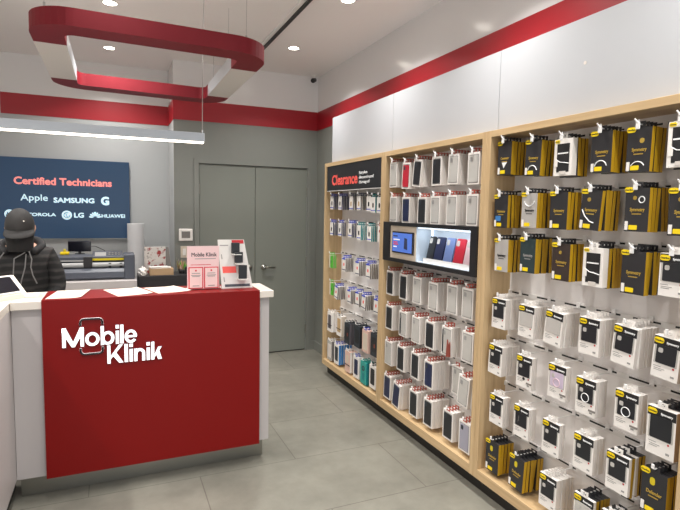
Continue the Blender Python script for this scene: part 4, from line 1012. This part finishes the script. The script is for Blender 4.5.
def base(kind):
    """family letter, mesh, colour words of the rear packs"""
    if kind in MESH: return MESH[kind]
    f = {'rearK': ('K', 'card_black', 'mustard', None), 'rearW': ('W', 'card_white', 'card_edge', 'card_white'), 'gold': ('K', 'card_black', 'mustard', None), 'silver': ('K', 'card_silver', 'mustard', 'card_black'),
         'teal': ('K', 'card_teal', 'mustard', 'card_black'), 'brown': ('K', 'card_brown', 'mustard', 'card_black'), 'box': ('B', 'card_white', 'card_white', None), 'window': ('W', 'card_white', 'card_edge', 'card_white'),
         'tall': ('B', 'card_white', 'cardboard', 'card_white'), 'C': ('C', 'card_white', 'card_edge', 'tab_red'), 'sblack': ('S', 'card_white', 'edge_navy', 'blue'), 'sgrey': ('S', 'card_white', 'clip_grey', 'edge_navy'),
         'sdark': ('S', 'card_white', 'case_dark', 'case_dark'), 'steal': ('S', 'card_white', 'teal', 'teal'), 'swhite': ('S', 'card_white', 'card_edge', 'tab_red'), 'sgreen': ('S', 'beige', 'green', 'green'), 'sblue': ('S', 'card_white', 'clip_grey', 'blue'),
         'mwhite': ('M', 'card_white', 'card_white', 'card_white'), 'mtan': ('M', 'card_white', 'beige', 'clip_grey'), 'mdark': ('M', 'case_dark', 'patterned', 'case_black'), 'mbag': ('M', 'case_dark', 'case_black', 'case_black'), 'mpink': ('M', 'rose', 'rose', 'blue'),
         'mgrey': ('M', 'clear_case', 'clip_grey', 'card_white'), 'mblue': ('M', 'card_white', 'edge_blue', 'blue'), 'mrose': ('M', 'rose', 'card_white', 'card_white'), 'mnavy': ('M', 'card_white', 'card_white', 'blue'), 'mteal': ('M', 'mint', 'teal', 'mint'), 'mblack': ('M', 'card_white', 'card_white', 'case_black')}[kind]
    w_, h_, t_, p = H[f[0]]
    if kind == 'tall': w_ = 0.112; h_ = 0.185
    if kind == 'sgrey': h_ = 0.118
    MESH[kind] = (f[0], body_mesh(w_, h_, t_, f[1], f[2], None, f[3], 0.020 if f[0] != 'S' else 0.016), p, h_, w_)
    return MESH[kind]
_pm = {}
def part(name, key, root, fn, loc=(0, 0, 0)):
    if key not in _pm:
        m = MB(); fn(m); _pm[key] = m.mesh(name)
    o = bpy.data.objects.new(name, _pm[key]); COL.objects.link(o); o.parent = root; o.location = loc
    return o
def plate(y0, y1, z0, z1, r, k, x0=-0.0012, x1=0.0):
    return lambda m: m.prism(rrect(y0, y1, z0, z1, r), x0, x1, 'x', k)
def oval_label(root, y, z, s=1.0, tilt=0):
    o = part('brand_label', 'bl%.2f' % s, root, plate(-0.019*s, 0.019*s, -0.0105*s, 0.0105*s, 0.0095*s, 'yellow', -0.0022), (0, y, z))
    text('lettering', 'OtterBox', 0.0085*s, (-0.0024, 0.0, -0.003*s), 'print_black', 'x', o, 0.0002, 0.0003, 'CENTER')
    return o
def ring(m, cy, cz, r, k, tr=0.0022, a0=0, a1=360, x=-0.0015):
    m.tube([(x, cy+r*math.cos(math.radians(a)), cz+r*math.sin(math.radians(a))) for a in range(a0, a1+1, 15)], tr, k, 6, True)
def dress_black(root, kind, sub):
    T = -0.012
    oval_label(root, 0.036, T-0.006, 1.0)
    part('size_label', 'szl', root, plate(-0.006, 0.030, T-0.163, T-0.145, 0.003, 'yellow'))
    part('barcode_sticker', 'bcs', root, plate(0.034, 0.048, T-0.165, T-0.130, 0.002, 'card_white', -0.0008))
    word = {'gold': 'Symmetry', 'gold_tri': 'Commuter', 'gold_blue': 'Commuter', 'gold_arc': 'Symmetry', 'gold_hole': 'Symmetry', 'gold_diag': 'Symmetry', 'gold_ring': 'Symmetry', 'silver_arc': 'Symmetry', 'silver': 'Symmetry', 'teal': 'Symmetry', 'brown': 'Symmetry', 'black_box': 'Defender'}[kind]
    tk = 'print_black' if kind.startswith('silver') else ('print_grey' if kind == 'teal' else 'gold')
    text('title_lettering', word, 0.019, (-0.0005, -0.002, T-0.090), tk, 'x', root, 0.0005, 0.0004, 'CENTER', 0.062)
    part('subtitle', 'sub'+tk, root, plate(-0.020, 0.020, T-0.103, T-0.099, 0.001, tk, -0.0006))
    if sub in ('gold_arc', 'silver_arc'):
        part('white_arc_print', 'arc'+kind, root, lambda m: ring(m, 0.0, T-0.150, 0.030, 'white_print_and_glint', 0.0022, 15, 165) if kind == 'gold_arc' else ring(m, 0.0, T-0.030, 0.034, 'white_print_and_glint', 0.0022, 195, 345))
    if sub == 'gold_hole': part('gold_dot', 'gdot', root, lambda m: m.cyl((-0.001, -0.012, T-0.050), 0.010, 0.001, 'gold', 'x', 16)); part('white_arc_print', 'arc2', root, lambda m: ring(m, 0.0, T-0.162, 0.032, 'white_print_and_glint', 0.002, 30, 150))
    if sub == 'gold_ring': part('white_ring_print', 'rng', root, lambda m: ring(m, -0.020, T-0.045, 0.012, 'white_print_and_glint', 0.002)); part('gold_dot', 'gdot2', root, lambda m: m.cyl((-0.001, 0.010, T-0.038), 0.008, 0.001, 'gold', 'x', 16))
    if sub == 'gold_diag': part('white_line_print', 'dia', root, lambda m: m.tube([(-0.0012, 0.042, T-0.085), (-0.0012, 0.025, T-0.112), (-0.0012, 0.0, T-0.132), (-0.0012, -0.022, T-0.138)], 0.0024, 'white_print_and_glint', 6)); part('gold_dot', 'gdot3', root, lambda m: m.cyl((-0.001, 0.012, T-0.040), 0.009, 0.001, 'gold', 'x', 16))
    if sub == 'gold_blue': part('blue_print', 'blp', root, plate(0.0, 0.040, T-0.135, T-0.108, 0.004, 'edge_blue', -0.0006))
    if sub == 'gold_tri': part('white_print_and_glint', 'wpr', root, lambda m: m.prism([(0.018, T-0.105), (-0.02, T-0.105), (0.005, T-0.135)], -0.0008, 0, 'x', 'white_print_and_glint'))  # white highlight on the pack face, painted on as a triangle
    if sub == 'brown': part('gold_dot', 'gdot4', root, lambda m: m.cyl((-0.001, 0.005, T-0.040), 0.008, 0.001, 'gold', 'x', 16))
    if kind == 'black_box': part('gold_oval_print', 'gov', root, plate(-0.004, 0.016, T-0.055, T-0.025, 0.009, 'dull_yellow', -0.0008))
def dress_window(root, kind):
    T = -0.012; tall = kind == 'window_tall'; w2 = 0.052 if not tall else 0.056; h_ = 0.160 if not tall else 0.185
    part('black_header', 'hdr%d' % tall, root, plate(-w2+0.001, w2-0.001, T-0.036, T-0.002, 0.002, 'print_black', -0.0008))
    oval_label(root, w2-0.020, T-0.017, 1.0)
    text('title_lettering', 'Symmetry', 0.012, (-0.0012, -0.020, T-0.024), 'white_print_and_glint', 'x', root, 0.0004, 0.0004, 'CENTER', 0.046)
    ck = {'window_clear': 'clear_case', 'window_clear_mixed': 'clear_case', 'window_pink': 'case_lilac'}.get(kind, 'case_black')
    part('window', 'win%d' % tall, root, plate(-w2+0.008, w2-0.006, T-h_*0.66, T-0.036, 0.002, 'clear_case', -0.0006))
    cs = part('phone_case', 'wc'+ck+str(tall), root, plate(-w2+0.014, w2-0.014, T-h_*0.645, T-0.034, 0.005, ck, -0.0026))
    part('camera_cutout', 'cc', cs, plate(0.012, 0.030, T-0.062, T-0.044, 0.005, 'clear_case' if ck != 'clear_case' else 'print_grey', -0.0034, -0.0026)) if kind not in ('window_tall', 'window_clear', 'window_line') else None
    if kind in ('window_ring', 'window_pink'): part('white_ring', 'wr'+kind, cs, lambda m: ring(m, 0.0, T-0.083, 0.019, 'white_print_and_glint' if kind == 'window_ring' else 'case_pink', 0.0018, 0, 360, -0.003))
    if kind == 'window_line': part('silver_line', 'sl', cs, lambda m: m.tube([(-0.003, 0.014, T-0.05), (-0.003, 0.014, T-0.075), (-0.003, 0.018, T-0.08)], 0.0014, 'wire', 6))
    def lines(m):
        for (a, b, z) in ((0.015, 0.045, 0.118), (0.0, 0.042, 0.126), (0.01, 0.042, 0.132)): m.box(-0.0006, 0, a, b, T-z*h_/0.16, T-z*h_/0.16+0.0022, 'print_grey')
    part('red_dot', 'rd%d' % tall, root, lambda m: m.cyl((-0.0008, -0.032, T-0.112*h_/0.16), 0.004, 0.0008, 'red_dot', 'x', 12))
    part('printed_mark', 'pm%d' % tall, root, lambda m: m.box(-0.0006, 0, -0.038, -0.024, T-0.147*h_/0.16, T-0.140*h_/0.16, 'print_grey'))
    part('printed_lines', 'pl%d' % tall, root, lines)
    if kind in ('window_ring', 'window_dot', 'window_pink'):
        part('security_clip', 'clip', root, lambda m: m.box(-0.003, 0.0, -0.054, -0.020, T-0.136, T-0.128, 'clip_grey'))
    if kind == 'window_dot': part('grey_dot', 'gd', root, lambda m: m.cyl((-0.001, 0.0, T-0.115), 0.008, 0.001, 'print_black', 'x', 16))
def dress_box(root):
    T = -0.012
    part('window', 'bw', root, plate(-0.036, 0.034, T-0.150, T-0.022, 0.002, 'print_black'))
    oval_label(root, 0.034, T-0.011, 0.7)
    part('white_lettering_bar', 'wlb', root, plate(-0.030, 0.030, T-0.068, T-0.062, 0.001, 'white_print_and_glint', -0.002))
    part('white_line_print', 'wlp', root, lambda m: m.tube([(-0.0015, 0.036, T-0.092), (-0.0015, 0.015, T-0.104), (-0.0015, -0.015, T-0.108), (-0.0015, -0.036, T-0.112)], 0.002, 'white_print_and_glint', 6))
    part('barcode_sticker', 'bcb', root, plate(0.028, 0.047, T-0.125, T-0.095, 0.002, 'card_white', -0.002))
    part('size_label', 'slb', root, plate(-0.020, 0.018, T-0.160, T-0.145, 0.003, 'card_edge', -0.002))
def dress_clear(root, kind):
    T = -0.012
    ck = {'clear': 'clear_case', 'dark': 'case_dark', 'navy': 'case_navy', 'red': 'case_red', 'half': 'clear_case', 'brown_flip': 'clear_case', 'grey_case': 'grey_case'}[kind]
    if ck == 'case_dark' and kind == 'dark': ck = 'case_black'
    part('window', 'cw', root, plate(-0.043, 0.043, T-0.173, T-0.012, 0.002, 'print_grey', -0.0004))
    cs = part('phone_case', 'cp'+ck, root, plate(-0.039, 0.039, T-0.168, T-0.018, 0.010, ck, -0.0024))
    part('camera_cutout', 'cx'+str(ck == 'clear_case'), cs, plate(0.008, 0.030, T-0.052, T-0.026, 0.006, 'print_grey' if ck == 'clear_case' else 'case_dark', -0.0032, -0.0024))
    if kind == 'half': part('dark_edge', 'de', cs, plate(0.020, 0.039, T-0.165, T-0.020, 0.006, 'case_black', -0.0030, -0.0024))
    if kind == 'brown_flip':
        part('brown_flap', 'bf', root, lambda m: (m.prism([(-0.012, T-0.185), (-0.050, T-0.178), (-0.046, T-0.085), (-0.034, T-0.120), (-0.020, T-0.075)], -0.010, -0.0026, 'x', 'case_brown')))
        part('dark_edge', 'de2', root, plate(0.028, 0.042, T-0.165, T-0.020, 0.005, 'case_black', -0.0030, -0.0024))
def dress_small(root, kind, h_):
    T = -0.012
    if kind in ('s_black', 's_grey', 's_dark', 's_teal'):
        part('dark_oval_print', 'ovs', root, plate(-0.012, 0.012, T-h_*0.68, T-h_*0.38, 0.010, 'print_black' if kind != 's_grey' else 'clip_grey')) if kind != 's_grey' else part('grey_oval_print', 'ovg', root, plate(-0.012, 0.012, T-0.085, T-0.045, 0.010, 'tan'))
        part('blue_strip', 'bst', root, plate(-0.036, 0.036, T-0.108, T-0.102, 0.001, 'blue', -0.0008))
    elif kind == 's_blue':
        part('printed_figure', 'pf', root, plate(-0.010, 0.012, T-0.070, T-0.045, 0.006, 'coral', -0.0006)); part('dark_strip', 'dst', root, plate(-0.036, 0.036, T-0.108, T-0.101, 0.001, 'edge_navy', -0.0008))
        part('blue_header', 'bhd', root, plate(-0.030, 0.037, T-0.014, T-0.001, 0.001, 'blue', -0.0008))
    elif kind == 's_green':
        part('green_side', 'gsd', root, plate(-0.038, 0.004, T-0.119, T-0.006, 0.004, 'green')); part('dark_print', 'dpg', root, plate(-0.020, -0.008, T-0.080, T-0.050, 0.004, 'card_teal', -0.0018))
    elif kind == 's_white': part('red_print', 'rps', root, plate(-0.01, 0.012, T-0.050, T-0.030, 0.003, 'red_dot'))
def dress_medium(root, kind):
    T = -0.012
    if kind in ('m_white', 'm_navy', 'm_black', 'm_blue'):
        k = {'m_white': 'patterned', 'm_navy': 'case_navy', 'm_black': 'case_black', 'm_blue': 'case_dark'}[kind]
        part('phone_case', 'mc'+k, root, plate(-0.034, 0.034, T-0.155, T-0.025, 0.010, k, -0.002))
    if kind == 'm_tan': part('phone_case', 'mct', root, plate(-0.036, 0.036, T-0.150, T-0.025, 0.008, 'tan', -0.002))
    if kind in ('m_white', 'm_tan', 'm_rose'): part('dark_strap', 'mst', root, plate(-0.050, 0.052, T-0.125, T-0.118, 0.002, 'print_black', -0.003))
    if kind == 'm_pink': part('window', 'mpw', root, plate(-0.040, 0.040, T-0.165, T-0.025, 0.003, 'beige'))
    if kind == 'm_rose': part('printed_oval', 'mpo', root, plate(-0.022, 0.022, T-0.105, T-0.035, 0.015, 'beige'))
    if kind in ('m_dark', 'm_bag'):
        part('window', 'mdw', root, plate(-0.036, 0.036, T-0.150, T-0.030, 0.015, 'case_black' if kind == 'm_dark' else 'plotter_grey'))
        part('red_print', 'mrp', root, plate(-0.025, -0.002, T-0.115, T-0.085, 0.006, 'case_brown', -0.0022)) if kind == 'm_dark' else None
    if kind == 'm_teal':
        part('figure_print', 'mfp', root, lambda m: (ring(m, 0.0, T-0.055, 0.018, 'case_dark', 0.004), m.prism(rrect(-0.02, 0.02, T-0.155, T-0.095, 0.008), -0.001, 0, 'x', 'teal')))
    if kind == 'm_grey': part('window', 'mgw', root, plate(-0.038, 0.038, T-0.160, T-0.030, 0.006, 'card_edge'))

LOOK = {'gold_tri': 'black pack with painted triangular highlight', 'gold': 'black pack with gold lettering', 'gold_arc': 'black pack with white arc', 'gold_blue': 'black pack with blue print', 'gold_hole': 'black pack with gold dot', 'gold_ring': 'black pack with white ring',
        'gold_diag': 'black pack with white diagonal line', 'silver': 'silver-grey phone case pack', 'silver_arc': 'silver-grey pack with white arc', 'teal': 'dark teal phone case pack', 'brown': 'dark brown phone case pack',
        'white_black': 'white box with black window', 'window_wide': 'white pack with wide black window', 'window_black': 'white pack with black case', 'window_clear': 'white pack with clear case', 'window_dot': 'white pack with grey dot',
        'window_pink': 'white pack with pale lilac case', 'window_ring': 'white pack with white ring print', 'window_tall': 'tall white pack with black case', 'window_line': 'white pack with silver line on case',
        'window_mixed': 'white pack with black case', 'window_clear_mixed': 'white pack with clear case', 'black_box': 'black box with yellow oval', 'clear': 'white-framed pack with clear case', 'dark': 'white-framed pack with black case',
        'navy': 'white-framed pack with navy case', 'red': 'white-framed pack with red case', 'half': 'white-framed pack with dark-edged clear case', 'brown_flip': 'pack with reddish-brown flip case', 'grey_case': 'white-framed pack with grey case',
        's_black': 'small white blue-edged pack', 's_grey': 'small white grey-sided pack', 's_dark': 'small white dark-sided pack', 's_teal': 'small teal-sided pack', 's_white': 'small plain white pack', 's_green': 'small green bag pack',
        's_blue': 'small white blue-topped pack', 'm_white': 'white box with strap across', 'm_tan': 'white box with tan case', 'm_dark': 'dark patterned case pack', 'm_bag': 'dark grey soft case pack', 'm_pink': 'pale pink case box',
        'm_grey': 'pale grey clear case pack', 'm_blue': 'blue-sided case box', 'm_rose': 'pale rose case box', 'm_navy': 'white box with navy case', 'm_teal': 'mint green case box', 'm_black': 'white box with black case'}
ORD = ['first', 'second', 'third', 'fourth', 'fifth', 'sixth', 'seventh']
def row_word(b, r): n = 7 if b == 3 else 6; return 'top row' if r == 1 else ('bottom row' if r == n else ORD[r-1]+' row')
def family(kind):
    if kind in ('gold', 'gold_tri', 'gold_arc', 'gold_blue', 'gold_hole', 'gold_ring', 'gold_diag', 'black_box'): return 'gold', 'rearK'
    if kind in ('silver', 'silver_arc'): return 'silver', 'rearK'
    if kind in ('teal', 'brown'): return kind, 'rearK'
    if kind == 'white_black': return 'box', 'rearK'
    if kind == 'window_tall': return 'tall', 'rearK'
    if kind in ('window_mixed', 'window_clear_mixed'): return 'window', 'rearK'
    if kind == 'window_wide': return 'window', 'rearW'
    if kind.startswith('window'): return 'window', 'rearW'
    if kind[:2] in ('s_', 'm_'): k = kind.replace('_', ''); return k, k
    return 'C', 'C'
REARWORD = {'rearK': 'yellow-edged black pack', 'rearW': 'pale-edged white pack', 'C': 'white-edged case pack'}
rnd = random.Random(11)
hook_meshes = {}
def make_hook(b, r, i, y, z):
    cap = (b == 3 and r <= 3) or (b == 2 and r <= 2)
    o = empty('peg_hook', (0, y, z)); tag(o, 'metal peg hook, %s from left in the %s of the %s' % (ORD[i], row_word(b, r), BAYNAME[b]), 'hook', 'peg hooks in the '+BAYNAME[b])
    if 'w' not in hook_meshes:
        hook_meshes['w'] = MB().tube([(XB-0.0092, 0, 0), (XF-0.004, 0, 0), (XF-0.010, 0, 0.006), (XF-0.013, 0, 0.018)], 0.0026, 'hook_white', 8).mesh('wire_arm')
        hook_meshes['p'] = MB().bbox(XB-0.014, XB-0.0090, -0.010, 0.010, -0.004, 0.024, 'hook_white', 0.001, 1).mesh('mounting_plate')
        m = MB(); m.bbox(XF-0.018, XF-0.013, -0.009, 0.009, -0.020, 0.006, 'hook_white', 0.002, 2); m.tube([(XF-0.015, 0, 0.004), (XF-0.018, 0.006, 0.013), (XF-0.022, 0.011, 0.022)], [0.0045, 0.0035, 0.003], 'hook_white', 8)
        hook_meshes['c'] = m.mesh('white_end_clip')
        hook_meshes['d'] = MB().bbox(XF-0.016, XF-0.010, -0.006, 0.006, 0.004, 0.022, 'hook_white', 0.002, 2).mesh('end_tip')
    for k, n_ in (('w', 'wire_arm'), ('p', 'mounting_plate'), ('c', 'white_end_clip') if cap else ('d', 'end_tip')):
        p = bpy.data.objects.new(n_, hook_meshes[k]); COL.objects.link(p); p.parent = o
for (b, r), row in PACKS.items():
    for i, (y, zt, kind, n, tilt) in enumerate(row):
        zh = zt + 0.012
        make_hook(b, r, i, y, zh)
        fk, rk = family(kind); x = XF
        if kind == 'clear' and n == 1: x = XF+0.05
        for j in range(n):
            k = fk if j == 0 else rk
            if kind == 'window_mixed' and j in (2,): k = 'rearW'
            fam, me, pitch, h_, w_ = base(k)
            if x + H[fam][2] > XB-0.016: break
            root = bpy.data.objects.new({'K': 'black_case_package', 'W': 'window_case_package', 'C': 'framed_case_package', 'S': 'accessory_package', 'M': 'phone_case_box', 'B': 'phone_case_box'}[fam], me); COL.objects.link(root)
            root.location = (x, y + (rnd.uniform(-0.0015, 0.0015) if j else 0), zh)
            a = tilt + (rnd.uniform(-2.7, 2.7) if j and fam in 'KB' else (rnd.uniform(-1.2, 1.2) if j else 0)) + (-tilt*0.45 if j and tilt > 3 else 0)
            root.rotation_euler = (math.radians(a), 0, 0)
            where = '%s hook, %s, %s' % (ORD[i], row_word(b, r), BAYNAME[b])
            if j == 0: lab = '%s, front of %s' % (LOOK[kind], where)
            else: lab = '%s, %s behind front, %s' % (REARWORD.get(k, LOOK[kind]), ORD[j-1], where)
            tag(root, lab, 'package', 'hanging packages in the '+BAYNAME[b])
            if j == 0:
                if fk in ('gold', 'silver', 'teal', 'brown'): dress_black(root, kind, kind)
                elif fk == 'box': dress_box(root)
                elif fk in ('window', 'tall'): dress_window(root, kind)
                elif fk == 'C': dress_clear(root, kind)
                elif kind[0] == 's': dress_small(root, kind, h_)
                else: dress_medium(root, kind)
            x += pitch
